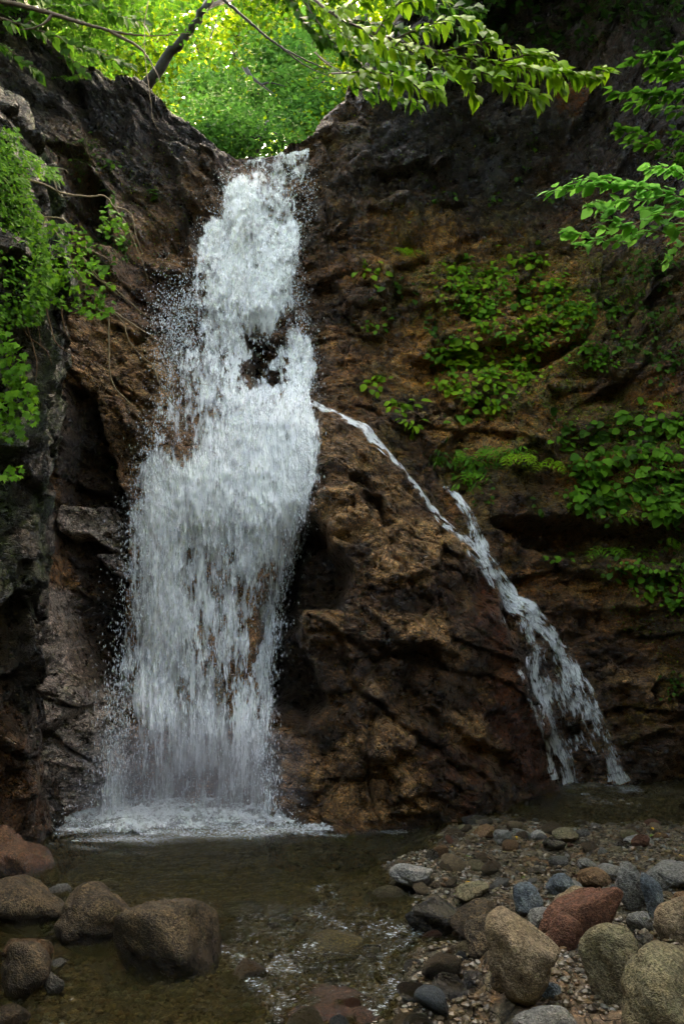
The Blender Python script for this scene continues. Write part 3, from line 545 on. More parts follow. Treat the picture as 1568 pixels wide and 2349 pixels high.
# ---------------------------------------------------------------- leaves
def leaf_tmpl(ts_, ws, fold=.12, droop=.25):
    mid = [(0, t, -droop * t * t) for t in ts_]; vs = list(mid); L = []; Rr = []
    for t, w_ in list(zip(ts_, ws))[1:-1]:
        L.append(len(vs)); vs.append((-w_, t, fold * w_ * 2 - droop * t * t)); Rr.append(len(vs)); vs.append((w_, t, fold * w_ * 2 - droop * t * t))
    F = []; n = len(ts_)
    for S, fl in ((L, 1), (Rr, 0)):
        ch = [0] + S + [n - 1]
        for i in range(n - 1):
            a, b, c, d_ = i, i + 1, ch[i + 1], ch[i]
            for tri in ((a, b, c), (a, c, d_)):
                if len(set(tri)) == 3: F.append(tri if fl else tri[::-1])
    return np.array(vs, float), np.array(F)
OVAL = leaf_tmpl([0, .2, .5, .8, 1], [0, .22, .29, .13, 0]); BROAD = leaf_tmpl([0, .15, .5, .85, 1], [0, .3, .42, .2, 0], .08, .2)
NEEDLE = leaf_tmpl([0, .35, 1], [0, .10, 0], .1, .2)
SLIM = leaf_tmpl([0, .4, 1], [0, .14, 0], .1, .3)
LOB = np.array([(0,0,0),(-.3,-.05,.05),(-.5,.25,0),(-.28,.35,.05),(-.38,.75,-.02),(-.12,.62,.03),(0,1,-.1),(.12,.62,.03),(.38,.75,-.02),(.28,.35,.05),(.5,.25,0),(.3,-.05,.05),(0,.35,-.04)], float)
LOBED = (LOB, np.array([(12, i, i + 1 if i < 11 else 0) for i in range(12)])); KITE = (np.array([(0,0,0),(-.32,.5,.06),(0,1,-.05),(.32,.5,.06)], float), np.array([(0,2,1),(0,3,2)]))
def unit(a): return a / np.maximum(np.linalg.norm(a, axis=-1, keepdims=True), 1e-9)
def leaves(P, dr, nr, size, T=OVAL):
    dr = unit(dr); sd = unit(np.cross(dr, nr)); nr = np.cross(sd, dr); tv, tf = T
    Vt = P[:, None] + size[:, None, None] * (tv[None, :, 0:1] * sd[:, None] + tv[None, :, 1:2] * dr[:, None] + tv[None, :, 2:3] * nr[:, None])
    return Vt.reshape(-1, 3), (tf[None] + len(tv) * np.arange(len(P))[:, None, None]).reshape(-1, 3)
def cat(parts):
    vs, fs, k = [], [], 0
    for v, f in parts: vs.append(v); fs.append(f + k); k += len(v)
    return np.concatenate(vs), np.concatenate(fs)
def tube(path, r0, r1, ns=6):
    p = np.asarray(path, float); n = len(p); t = unit(np.gradient(p, axis=0)); up = np.array([.13, .2, 1.]); a = unit(np.cross(t, up)); b = np.cross(t, a)
    rr = np.linspace(r0, r1, n) if np.isscalar(r0) else r0; th = np.linspace(0, 2 * np.pi, ns, endpoint=False)
    v = p[:, None] + rr[:, None, None] * (np.cos(th)[None, :, None] * a[:, None] + np.sin(th)[None, :, None] * b[:, None]); F = []
    for i in range(n - 1):
        for j in range(ns): q = (i * ns + j, i * ns + (j + 1) % ns, (i + 1) * ns + (j + 1) % ns, (i + 1) * ns + j); F += [(q[0], q[1], q[2]), (q[0], q[2], q[3])]
    return v.reshape(-1, 3), np.array(F)
def smooth_path(p, n, jit=0.):
    p = np.asarray(p, float); t = np.linspace(0, len(p) - 1, n); out = np.zeros((n, 3)); m_ = len(p)
    for k, tt in enumerate(t):
        i = min(int(tt), m_ - 2); f = tt - i; p0, p1, p2, p3 = p[max(i - 1, 0)], p[i], p[i + 1], p[min(i + 2, m_ - 1)]
        out[k] = .5 * ((2 * p1) + (-p0 + p2) * f + (2 * p0 - 5 * p1 + 4 * p2 - p3) * f * f + (-p0 + 3 * p1 - 3 * p2 + p3) * f ** 3)
    return out + rng.normal(0, jit, out.shape) if jit else out
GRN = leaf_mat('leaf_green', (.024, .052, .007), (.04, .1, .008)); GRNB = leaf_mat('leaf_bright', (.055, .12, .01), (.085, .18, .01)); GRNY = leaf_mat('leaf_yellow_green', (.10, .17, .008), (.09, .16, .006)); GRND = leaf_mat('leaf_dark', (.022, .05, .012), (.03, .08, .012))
SUNL = leaf_mat('leaf_backlit', (.022, .042, .004), (.085, .13, .002), .8, .5); SUNL2 = leaf_mat('leaf_backlit_deep', (.022, .045, .006), (.035, .085, .004), .6, .5); MINT = leaf_mat('leaf_pale', (.12, .24, .05), (.12, .26, .045), .25)

# ---------------------------------------------------------------- trees beyond the lip
def tree(base, path, r0, blobs, nl, size, lm, label, group='trees on the bank above the waterfall', flat=.35, T=KITE, limbs=5, cl=40):
    t = empty('tree', base, label, 'tree', group); p = smooth_path(path, 22, .02); under('trunk', *tube(p, r0, r0 * .35, 8), BARK, t)
    parts = []; cs = []
    for (c, r) in blobs:
        q = rng.normal(0, .5, (cl, 3)) * np.array(r) + np.array(c); cs.append(q)
    cs = np.concatenate(cs)
    for k in range(limbs):
        a = p[rng.integers(9, 22)]; b = cs[rng.integers(len(cs))]; mid = (a + b) / 2 + rng.normal(0, .2, 3); under('limb', *tube(smooth_path([a, mid, b], 9, .02), r0 * .3, .008, 5), BARK, t)
    k = rng.integers(0, len(cs), nl); P = cs[k] + rng.normal(0, 1, (nl, 3)) * np.array([.3, .3, .3 * flat]); d = rng.normal(0, 1, (nl, 3)) * [1, 1, .35]; d[:, 2] -= .35
    n = rng.normal(0, .45, (nl, 3)); n[:, 2] += 1
    under('crown', *leaves(P, d, n, size * rng.uniform(.7, 1.3, nl), T), lm, t, False); return t
tree(tuple(at(330,220,9.6)), [at(300,260,9.7), at(345,190,9.5), at(400,110,9.4), at(450,50,9.3), at(485,-20,9.2), at(520,-160,9.2)], .09, [((-2.0,12,14.4), (1.6,1.2,.8)), ((-.6,12.5,13.6), (1.4,1,.7))], 6000, .12, SUNL2, 'tree with a dark leaning bare trunk at the left of the notch')
tree((-.4,14,9.3), [(-.4,14,9), (-.3,14,11), (-.5,14.2,13), (-.8,14.2,16)], .10, [((-1.2,13.2,11.6), (1.3,.9,.6)), ((-.3,13.0,10.9), (1.1,.8,.5)), ((-1.6,14,12.6), (1.6,1,.5))], 8000, .12, GRND, 'dark green low crown straight above the lip of the fall', flat=.3, cl=16)  # dark leaf colour stands in for shade on this crown
tree((1.1,14.5,9.3), [(1.1,14.5,9), (1.0,14.4,11), (.6,14.4,13), (.4,14.2,16)], .08, [((.9,14.2,12.4), (1.4,1,.8)), ((.2,14.6,13.8), (1.6,1,.8)), ((1.8,14,14.2), (1.3,1,1))], 9000, .13, SUNL, 'yellow green tree at the right side of the notch')
tree((-3.2,16,9.4), [(-3.2,16,9), (-3.1,16,12), (-2.5,16.2,15), (-2,16,18)], .12, [((-3.4,16,13.8), (1.6,1,1)), ((-2,16,15.4), (1.8,1.2,1)), ((-4.6,16,15.2), (1.6,1,1.2))], 9000, .15, SUNL, 'bright tree behind the leaning trunk')
tree((.3,19,9.4), [(.3,19,9), (.2,19,12), (0,19,16), (0,19,21)], .16, [((-.6,18.5,15.5), (2.4,1.2,1.2)), ((1.6,19,16.6), (2.2,1.2,1.4)), ((-1.4,19,18), (2.4,1.2,1.2))], 12000, .17, SUNL, 'tallest sunlit tree in the middle of the wood')
tree((-5.8,18,9.4), [(-5.8,18,9), (-5.8,18,14), (-5.2,18,19)], .16, [((-5.6,17.5,15), (2,1.2,1.6)), ((-5,18,17.6), (2.2,1.2,1.4)), ((-7,18,16.6), (2,1.2,1.4))], 9000, .16, SUNL2, 'green tree at the far left of the wood', flat=.5)
# the wood behind reads as one mass
n = 30000; kc = rng.integers(0, 420, n); kcs = np.stack([rng.uniform(-13, 9, 420), rng.normal(25, 1.6, 420), rng.uniform(8, 30, 420)], -1); P = kcs[kc] + rng.normal(0, 1, (n, 3)) * [.8, .6, .35]; P = P + .6 * np.stack([fbm(P[:, 0], P[:, 2], 3, 3), fbm(P[:, 0], P[:, 2], 3, 4) * 3, P[:, 0] * 0], -1)
d = rng.normal(0, 1, (n, 3)); d[:, 2] -= .5; q = rng.normal(0, .5, (n, 3)); q[:, 2] += 1
v_, f_ = leaves(P, d, q, rng.uniform(.22, .42, n), KITE); tag(link('forest', mesh_np('forest', v_, f_, False), SUNL), 'sunlit yellow green wood far behind the waterfall', None, None, 'stuff')
# crowns over the gorge, mostly above the picture, which shade the upper walls
tree((-1.5,11.6,8.6), [(-1.5,11.6,8.4), (-1.4,11.6,9.2), (-1.2,11.6,10)], .05, [((-1.3,11.6,9.6), (.9,.5,.4)), (tuple(at(545,340,11.6)), (.5,.3,.25)), (tuple(at(480,300,11.6)), (.5,.3,.3)), (tuple(at(515,362,11.3)), (.4,.2,.2)), (tuple(at(460,330,11.3)), (.4,.2,.2)), ((-.6,11.8,9.4), (.6,.5,.35)), ((-.5,12.4,10.6), (.9,.5,.5))], 7000, .085, GRND, 'low dark bushy tree just behind the lip of the fall')  # dark leaves here also stand in for shade
tree((.2,12.6,8.8), [(.2,12.6,8.6), (.1,12.6,9.6), (0,12.6,10.6)], .05, [((0,12.6,9.9), (.7,.5,.5)), ((.3,12.8,10.9), (.6,.5,.5))], 6000, .075, SUNL, 'low yellow green tree just behind the right end of the lip')
def over(base, path, blobs, nl, size, lm, label, **k): return tree(base, path, .12, blobs, nl, size, lm, label, 'trees leaning over the gorge', **k)
over((4.6,9.6,9.4), [(4.6,9.6,9.2), (4.2,8.6,10.6), (3.6,7.2,11.2), (2.6,6,11.6)], [((2.4,8.0,9.7), (1.2,.6,.3)), ((4.0,7.0,9.0), (.8,.6,.35)), ((1.2,8.4,10.2), (.9,.6,.3)), ((3.6,7.6,10.9), (1.9,1.5,.5)), ((1.8,8.2,11.6), (1.5,1.1,.4)), ((4.6,5.6,9.4), (1.2,1.4,.6)), ((3.4,5.0,10.2), (1.6,1.4,.5))], 13000, .13, GRND, 'unseen dark leafy tree added over the right wall to shade it')  # added above the view to darken the upper right wall
over((-4.4,9.6,8.6), [(-4.4,9.8,8.4), (-4.1,9,9.6), (-3.4,8,10.2), (-2.6,7,10.6)], [((-3.3,8.8,9.35), (1.0,.6,.3)), ((-4.0,8.2,8.9), (.8,.4,.3)), ((-3.7,8.6,9.9), (1.2,1,.55)), ((-2.5,9.1,10.6), (1.2,.9,.45)), ((-4.2,6.4,8.9), (1,1.4,.6)), ((-3.3,7.2,10.2), (1.6,1.1,.4))], 12000, .085, GRN, 'dark leafy tree leaning in over the left wall')

# ---------------------------------------------------------------- leafy branches
def branch(name, label, cat_, paths, Y, lpx, gap, lm, T, tw, group=None, droop=.6, horiz=False, r0=.007, leafy=True, mat2=None, wid=1.0, start=0.15):
    """paths in pixels with a distance each; leaves sit alternately along every path"""
    t = empty(name, tuple(at(*paths[0][0][:2], Y)), label, cat_, group); P = []; Dd = []; Nn = []; S = []
    for kk, pth in enumerate(paths):
        pts = np.array([at(a[0], a[1], (a[2] if len(a) > 2 else Y + .12 * math.sin(kk * 2.1))) for a in pth]); L = np.linalg.norm(np.diff(pts, axis=0), axis=1).sum(); n = max(8, int(L / .03)); p = smooth_path(pts, n, .002)
        under('twig', *tube(p, r0 * (1 if kk == 0 else .6), .0015, 5), tw, t)
        if not leafy: continue
        g = gap * Y / FPX; m_ = int(L * (1 - start) / g)
        for i in range(m_ + 1):
            f = start + (1 - start) * i / max(m_, 1); j = min(int(f * (n - 1)), n - 2); tn = unit(p[j + 1] - p[j]); side = unit(np.cross(tn, [0, 0, 1.])) * (1 if i % 2 else -1)
            for _ in range(2):
                fwd = rng.uniform(.3, .9); dd = side * rng.uniform(.5, 1) + tn * fwd + np.array([0, 0, -droop * rng.uniform(.4, 1.3)])
                if i == m_: dd = tn + np.array([0, 0, -droop * .5])
                P.append(p[j] + rng.normal(0, .012, 3) * wid); Dd.append(dd + rng.normal(0, .15, 3)); nn = np.array([0, -.35, 1.]) if horiz else np.array([0, -.8, .7]); Nn.append(nn + rng.normal(0, .25, 3)); S.append(lpx * Y / FPX * rng.uniform(.6, 1.15))
    if leafy: under('leaves', *leaves(np.array(P), np.array(Dd), np.array(Nn), np.array(S), T), lm, t)
    return t
branch('tree_branch', 'long leafy branch with hanging pointed leaves reaching across the top right', 'branch',
    [[(640,-80,5.2),(760,30,5.0),(900,90,4.8),(1050,130,4.6),(1200,155,4.5),(1300,165,4.4),(1392,165,4.4)], [(900,90,4.8),(980,60,4.7),(1060,40,4.7),(1130,75,4.6)], [(980,105,4.7),(1040,150,4.6),(1120,170,4.5),(1190,205,4.5)],
     [(1100,130),(1170,180),(1215,210),(1235,225)], [(1200,155),(1260,175),(1290,200)], [(760,170,4.9),(850,165),(940,185),(1010,215)], [(1010,120),(1100,100),(1180,110),(1250,135)], [(1040,140),(1075,190),(1090,225)], [(860,80),(900,20),(960,-10),(1010,0)], [(760,30,5),(820,0),(860,-30)],
     [(820,60),(880,100),(950,130)], [(700,-30,5.2),(780,60,5.1),(860,130,5)], [(1150,140),(1230,125),(1290,150)]], 4.6, 44, 10.5, GRNY, OVAL, TWIGG, droop=.5, r0=.012)
branch('tree_branch', 'shaded lower branch hanging left of the orange stone', 'branch',
    [[(730,130,5.4),(790,170,5.3),(860,190,5.2),(900,215),(960,240)], [(790,170),(830,200),(850,215)], [(800,100,5.4),(870,140),(960,160),(1040,170)], [(760,60),(830,100),(930,120)]], 5.2, 36, 10, GRNB, OVAL, TWIGG, droop=.7, r0=.007)
branch('tree_branch', 'dark dense leafy branch filling the top middle above the bright one', 'branch', [[(560,-120,6.4),(680,-20,6.3),(800,40,6.2),(900,60,6.1),(1010,70,6)], [(680,-20,6.3),(760,90,6.2),(820,140,6.2),(850,170,6.2)], [(700,-60,6.4),(860,-20,6.2),(960,10,6.1),(1100,20,6)], [(800,40,6.2),(840,90,6.1),(900,120,6)], [(640,-60,6.4),(690,40,6.3),(740,90,6.3)], [(900,-40,6.2),(1000,30,6.1),(1080,80,6)], [(760,20,6.2),(880,100,6.1),(970,150,6)]], 6.1, 40, 9, GRN, OVAL, TWIGG, droop=.5, r0=.016)
branch('tree_branch', 'shaded leafy branch in the top left corner under the bowed branch', 'branch', [[(-60,20,6.9),(60,60,6.9),(150,90,6.9),(230,120,6.9),(300,150,6.9)], [(60,60,6.9),(110,20,6.9),(200,10,6.9)], [(150,90,6.9),(160,130,6.9),(200,170,6.9)], [(-60,60,6.9),(30,120,6.9),(90,170,6.9)], [(200,-20,6.9),(260,30,6.9),(330,50,6.9)], [(-40,-30,6.9),(100,0,6.9),(170,40,6.9)]], 6.9, 34, 9, GRN, OVAL, TWIGG, droop=.5, r0=.012)
RB = [('right branch with pale leaves, lowest and brightest of those from the right edge', [[(1640,500),(1540,445),(1450,430),(1360,425),(1262,438)], [(1540,445),(1470,460),(1400,462),(1345,475)], [(1600,500),(1510,490),(1440,520),(1400,500),(1380,480)], [(1450,430),(1400,410),(1350,412),(1300,425)], [(1600,470),(1560,400),(1520,385),(1480,388)], [(1510,490),(1530,520),(1568,530)], [(1600,440),(1540,470),(1480,480)]], 4.4, MINT, 34),
      ('small curled sprig of pale leaves on a bare bent twig', [[(1640,560),(1560,545),(1480,530),(1440,555),(1370,548),(1320,538),(1296,530)], [(1440,555),(1400,530),(1370,520)], [(1370,548),(1345,565),(1330,560)], [(1560,545),(1545,575),(1525,600)]], 4.5, MINT, 28),
      ('spray of mid green leaves at the top of the right edge', [[(1640,150),(1540,125),(1490,130),(1440,142)], [(1600,160),(1540,165),(1480,175)], [(1640,80),(1590,100),(1550,110)], [(1620,200),(1560,170),(1500,150)]], 4.9, GRN, 32),
      ('flat spray of green leaves second from the top of the right edge', [[(1640,230),(1540,215),(1470,212),(1395,215)], [(1560,215),(1500,235),(1440,235)], [(1600,270),(1550,250),(1500,255)]], 4.8, GRN, 30),
      ('drooping spray of green leaves level with the lip of the fall', [[(1640,420),(1580,380),(1510,340),(1450,305),(1415,300)], [(1510,340),(1470,330),(1440,322)], [(1580,380),(1540,350),(1560,330)], [(1640,330),(1580,320),(1540,300)]], 4.9, GRN, 28)]
for lab, pths, Yd, lm, lp_ in RB: branch('tree_branch', lab, 'branch', pths, Yd, lp_, 10, lm, BROAD, TWIG, 'branches reaching in from the right edge', droop=.12, horiz=True, r0=.005)
# bare dark branches against the bright wood
branch('bare_branch', 'thin dark branch slanting down across the bright leaves of the notch', 'branch', [[(480,-30,8),(560,40,8),(640,105,8),(740,155,8),(800,170,8)], [(640,105,8),(700,150,8),(780,185,8)]], 8, 10, 10, GRN, OVAL, BARK, leafy=False, r0=.022)
branch('bare_branch', 'long bowed branch crossing the top left corner', 'branch', [[(-60,-10,6.6),(60,15,6.6),(180,50,6.6),(260,72,6.6),(340,82,6.6),(445,76,6.6)], [(250,70,6.6),(320,110,6.6),(350,150,6.6),(370,190,6.6)], [(120,35,6.6),(90,60,6.6),(40,70,6.6)]], 6.6, 10, 10, GRN, OVAL, TWIGG, leafy=False, r0=.028)
branch('bare_branch', 'short crooked dark branch hanging in front of the notch', 'branch', [[(560,150,12),(575,175,12),(600,195,12),(640,225,12)], [(600,195,12),(620,190,12),(660,200,12)]], 12, 10, 10, GRN, OVAL, BARK, leafy=False, r0=.05)
branch('hanging_vine', 'thin pale vine hanging from the bowed branch', 'vine', [[(345,-20,6.5),(332,60,6.5),(335,150,6.5),(345,220,6.5),(350,270,6.5),(365,300,6.5)]], 6.5, 10, 10, GRN, OVAL, TWIG, leafy=False, r0=.005)

# left side: overhanging shrub with bent branches
LP = [[(41,389),(54,407),(105,425),(145,443),(205,451),(240,450),(262,475),(290,515),(310,560),(325,595),(340,645)], [(54,407),(60,440),(80,480),(103,498),(130,535),(150,560),(165,600),(180,645),(210,660),(230,690)],
      [(103,498),(150,505),(175,550),(190,590),(240,650),(290,690)], [(262,475),(300,490),(312,540),(327,580)], [(125,412),(130,388),(150,390),(158,400)], [(125,412),(132,437),(145,453),(175,447)],
      [(170,617),(235,697),(280,737),(300,787),(350,837),(430,872),(485,885)], [(250,727),(255,867),(300,927),(350,975)], [(350,837),(380,907),(435,970)], [(180,560),(240,590),(280,610)], [(190,590),(225,640),(262,660),(330,720),(370,745)], [(103,498),(98,540),(85,600)], [(235,697),(300,740),(345,770),(390,800)]]
branch('shrub', 'leaning shrub with long bent pale stems reaching out to the fall', 'shrub', [[(a, b, 6.1 + .5 * (a / 400)) for a, b in q] for q in LP], 6.2, 10, 10, GRNB, LOBED, TWIG, leafy=False, r0=.013)
def scatter_poly(poly, n, jit=0):
    p = np.array(poly, float); lo, hi = p.min(0), p.max(0); out = []
    while len(out) < n:
        q = rng.uniform(lo, hi, (n * 2, 2)); m_ = polysd(q[:, 0], q[:, 1], poly) > 0; out += list(q[m_])
    return np.array(out[:n])
def leafset(q, Y, size, lm, T, name, parent, dr=(.4, -.2, -.6), nr=(0, -.8, .6), js=.5, Ys=.12):
    n = len(q); P = at(q[:, 0], q[:, 1], Y + rng.normal(0, Ys, n)) if np.isscalar(Y) else Y
    d = np.array(dr) + rng.normal(0, js, (n, 3)); nn = np.array(nr) + rng.normal(0, .3, (n, 3)); return under(name, *leaves(P, d, nn, size * rng.uniform(.6, 1.3, n), T), lm, parent)
shr = [o for o in C.objects if o.name.startswith('shrub')][0]
q = np.concatenate([scatter_poly([(100,500),(190,520),(260,640),(270,720),(200,735),(110,690),(90,580)], 330), scatter_poly([(230,460),(270,470),(300,540),(270,560),(230,530)], 60), scatter_poly([(60,580),(130,590),(140,700),(70,710)], 110)])
leafset(q, 6.35, .055, GRNB, LOBED, 'leaves', shr, Ys=.14)
def cover_plant(name, label, cat_, polys, n, Y, size, lm, T, group=None, Ys=.15, dr=(.5, -.2, -.5), part='leaves'):
    q = np.concatenate([scatter_poly(p, n) for p in polys]); t = empty(name, tuple(at(*polys[0][0], Y)), label, cat_, group); leafset(q, Y, size, lm, T, part, t, dr, Ys=Ys); return t
branch('roots', 'bare reddish roots dangling under the left shrub', 'roots', [[(40,722,6.2),(65,772,6.2),(105,802,6.2),(120,837,6.2)], [(105,702,6.2),(130,787,6.2),(180,820,6.3),(215,860,6.4)], [(60,740,6.2),(85,830,6.1),(77,887,6.1)], [(140,690,6.3),(150,760,6.3),(180,800,6.4),(200,840,6.4)], [(90,640,6.2),(85,720,6.2),(95,790,6.2)]], 6.2, 10, 10, GRN, OVAL, ROOT, leafy=False, r0=.010)
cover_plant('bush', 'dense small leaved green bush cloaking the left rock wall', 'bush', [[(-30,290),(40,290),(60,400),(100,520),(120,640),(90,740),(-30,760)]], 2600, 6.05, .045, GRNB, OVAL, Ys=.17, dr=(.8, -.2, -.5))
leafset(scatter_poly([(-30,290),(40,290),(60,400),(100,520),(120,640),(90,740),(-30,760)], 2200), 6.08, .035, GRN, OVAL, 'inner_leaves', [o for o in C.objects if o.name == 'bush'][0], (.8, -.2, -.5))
cover_plant('bush', 'tuft of bright leaves jutting from the top of the left bush', 'bush', [[(-30,330),(50,350),(95,400),(60,420),(-30,420)], [(40,330),(130,390),(140,415),(90,410)]], 160, 5.8, .06, GRNB, SLIM, Ys=.2, dr=(1, -.2, -.4))
for i, (pl, k, lab) in enumerate([([(-10,740),(30,760),(62,820),(60,900),(20,880),(-10,820)], 90, 'lobed leaf plant highest on the left edge, below the bush'), ([(20,860),(85,880),(80,960),(70,1010),(30,1000),(20,930)], 60, 'lobed leaf plant with pale tips at the middle of the left edge'), ([(0,1065),(50,1070),(50,1100),(5,1095)], 9, 'single small lobed plant low on the left wall'), ([(-10,900),(20,900),(30,1010),(-10,1000)], 40, 'narrow leafy plant hugging the very left edge')]):
    cover_plant('leafy_plant', lab, 'plant', [pl], k, 5.75, .065, GRNB, LOBED, 'plants hanging on the left wall', Ys=.06, dr=(.3, -.3, -.8))
q_ = [((60,330),(180,340),(250,420),(120,400)), ((150,590),(250,600),(240,640),(160,640))]

# ---------------------------------------------------------------- plants on the right wall (each its own)
mossq = np.concatenate([scatter_poly([(930,560),(1100,600),(1400,570),(1480,700),(1380,850),(1250,930),(1080,970),(1000,880),(960,700)], 3800), scatter_poly([(1250,930),(1568,900),(1568,1200),(1300,1180)], 3000), scatter_poly([(790,260),(1400,260),(1400,560),(900,560)], 500), scatter_poly([(100,300),(400,330),(440,500),(380,640),(150,520)], 700), scatter_poly([(1330,1270),(1568,1230),(1568,1560),(1400,1420)], 500)])
P = onrock(mossq[:, 0], mossq[:, 1], .015); n = len(P); v_, f_ = leaves(P, np.array([0, -.4, -.7]) + rng.normal(0, .6, (n, 3)), np.array([0, -.9, .4]) + rng.normal(0, .4, (n, 3)), rng.uniform(.012, .032, n), KITE)
tag(link('moss', mesh_np('moss', v_, f_, False), leaf_mat('moss_leaf', (.10, .15, .012), (.05, .09, .008), .7)), 'creeping moss and tiny leaves over the rock', None, None, 'stuff')
def wall_plant(u, v, k, spread, lpx, lm, T, label, group, cat_='plant', name='leafy_plant', dr=(0, -.4, -.7), off=.04):
    c = onrock(u, v, off)[0]; n = k; a = rng.normal(0, 1, (n, 2)); uu = u + a[:, 0] * spread; vv = v + a[:, 1] * spread * .7; P = onrock(uu, vv, .02); P = P + np.array([0, -1, .2]) * rng.uniform(0, .07, (n, 1))
    t = empty(name, tuple(c), label, cat_, group); s = lpx * c[1] / FPX * rng.uniform(.62, 1.25); lm = {GRNY: (GRNY, GRNB, GRNY), GRNB: (GRNB, GRN, GRNB)}.get(lm, (lm,) * 3)[int(rng.integers(3))]; out = np.stack([a[:, 0] * .5, np.full(n, -.4), -.5 + a[:, 1] * -.2], -1)
    under('leaves', *leaves(P, out + rng.normal(0, .3, (n, 3)), np.array([0, -.8, .7]) + rng.normal(0, .3, (n, 3)), s * rng.uniform(.6, 1.25, n), T), lm, t)
    st = [tube(np.array([c + (0, .05, -.02), (c + q) / 2 + (0, -.01, .01), q]), .0025, .0012, 4) for q in P[:min(6, n)]]; under('stem', *cat(st), GRND, t); return t
for poly, n, kk, sp2, lpx, lm, T, lab, grp in (
    ([(1010,600),(1250,570),(1330,640),(1330,760),(1200,800),(1100,760),(1020,700)], 75, 11, 15, 15, GRNY, BROAD, 'small bright creeping plant on the orange rock of the right wall', 'creeping plants in the middle of the right wall'),
    ([(1000,760),(1180,800),(1250,830),(1200,900),(1130,940),(1060,980),(1010,900)], 46, 12, 15, 16, GRNY, BROAD, 'bright heart leaved plant low in the green patch of the right wall', 'heart leaved plants low on the green patch'),
    ([(1250,700),(1420,680),(1440,800),(1380,860),(1260,820)], 30, 10, 15, 14, GRNB, BROAD, 'pale creeping plant beside the dark slash in the right wall', 'plants beside the dark slash'),
    ([(1280,960),(1568,940),(1600,1190),(1480,1180),(1300,1160)], 72, 11, 19, 21, GRNB, BROAD, 'broad leaved dark green plant on the lower right bank', 'broad leaved plants on the lower right bank'),
    ([(1350,1270),(1568,1230),(1568,1400),(1400,1330)], 30, 9, 16, 13, GRNB, BROAD, 'small plant hanging under the ledge at the lower right', 'plants under the lower right ledge'),
    ([(1500,1550),(1568,1560),(1568,1600),(1510,1590)], 4, 9, 14, 8, GRN, BROAD, 'tiny plant near the foot of the wall at the right edge', 'tiny plants at the right foot'),
    ([(950,290),(1250,300),(1330,520),(1000,540)], 12, 4, 9, 11, GRN, BROAD, 'tiny lone sprig on the dark upper right wall', 'sprigs on the dark upper right wall'),
    ([(1430,600),(1568,560),(1568,900),(1440,880)], 34, 9, 18, 15, GRN, BROAD, 'dark leaved plant in the shade at the right edge', 'shaded plants at the right edge'),
    ([(150,300),(250,330),(290,380),(170,400)], 8, 7, 14, 12, GRN, BROAD, 'small plant on the dark upper left rock', 'plants on the upper left rock'),
    ([(980,-20),(1568,-20),(1568,90),(1400,140),(1200,90),(1000,60)], 34, 14, 24, 17, GRND, BROAD, 'dark leaves hanging in the black shade at the top right', 'shaded plants at the top right'),
    ([(230,540),(300,560),(290,640),(220,620)], 10, 7, 14, 13, GRN, BROAD, 'small plant behind the bent stems of the left shrub', 'plants behind the left shrub')):
    for (a, b) in scatter_poly(poly, n): wall_plant(a, b, kk, sp2, lpx, lm, T, lab, grp)
for a, b, k, s_, l_, lm, lab in ((835,620,18,22,17,GRNY,'clump of leaves on the dark rock beside the upper fall'), (905,672,16,20,19,GRNB,'leafy clump under the fern on the right wall'), (855,755,14,16,18,GRNB,'small clump halfway up the wall near the upper fall'), (1000,755,10,16,17,GRN,'sparse clump between the two green patches'), (862,880,22,14,20,GRNY,'bright plant starting the green line above the side cascade'),
    (915,930,20,15,26,GRNY,'bright plant with long leaves above the side cascade'), (945,975,16,12,22,GRNY,'lowest plant of the green line above the side cascade'), (1290,1275,12,20,15,GRNB,'small bright plant alone on the dark ledge'), (1240,1160,4,10,26,GRNB,'single plant with two large leaves hanging below the bank'), (1110,1150,10,18,14,GRN,'small plant at the head of the second trickle'), (250,450,5,10,22,GRN,'three leaved plant on the left rock above the shrub'), (370,450,5,8,26,GRNB,'lone plant with long drooping leaves left of the fall')):
    wall_plant(a, b, k, s_, l_, lm, OVAL if l_ > 20 else BROAD, lab, None)
for a, b, lab in ((1015,1050,'slim leaved plant at the left end of the fern shelf'), (1050,1070,'slim leaved plant under the left shelf fern'), (1085,1055,'slim leaved plant between the shelf ferns'), (1120,1065,'slim leaved plant under the middle shelf fern'), (1155,1045,'slim leaved plant near the right shelf fern'), (1065,1100,'slim leaved plant hanging lowest under the shelf'), (1190,1035,'slim leaved plant at the right end of the fern shelf')): wall_plant(a, b, 34, 17, 24, GRNB, SLIM, lab, None)
def fern(u, v, k, lpx, lab, lm, seed, spread=1., off=.05, dirs=None):
    c = onrock(u, v, off)[0]; t = empty('fern', tuple(c), lab, 'fern')
    for i in range(k):
        ang = rng.uniform(-1.1, 1.1) if dirs is None else rng.uniform(*dirs); L = lpx * c[1] / FPX * rng.uniform(.7, 1.1); d0 = np.array([math.sin(ang), -.45, .1]); s0 = c + np.array([rng.uniform(-1, 1) * .16 * spread, -.02, rng.uniform(-.5, .5) * .06 * spread])
        pts = np.array([s0 + d0 * L * q + np.array([0, -.1, -.9]) * L * q * q * .75 for q in np.linspace(0, 1, 12)]); Pl = []; Dl = []; Sl = []
        for j in range(1, 12, 2 if seed < 9 else 1):
            tn = unit(pts[j] - pts[j - 1]); sd = unit(np.cross(tn, [0, -.7, .7]))
            for sg in (-1, 1): Pl.append(pts[j]); Dl.append(sd * sg + tn * .4); Sl.append(L * .3 * math.sin(math.pi * (.12 + .85 * j / 12)) + .004)
        v1 = leaves(np.array(Pl), np.array(Dl), np.tile([0, -.7, .7], (len(Pl), 1)) + rng.normal(0, .1, (len(Pl), 3)), np.array(Sl), SLIM)
        under('frond', *cat([v1, tube(pts, .002, .001, 4)]), lm, t)
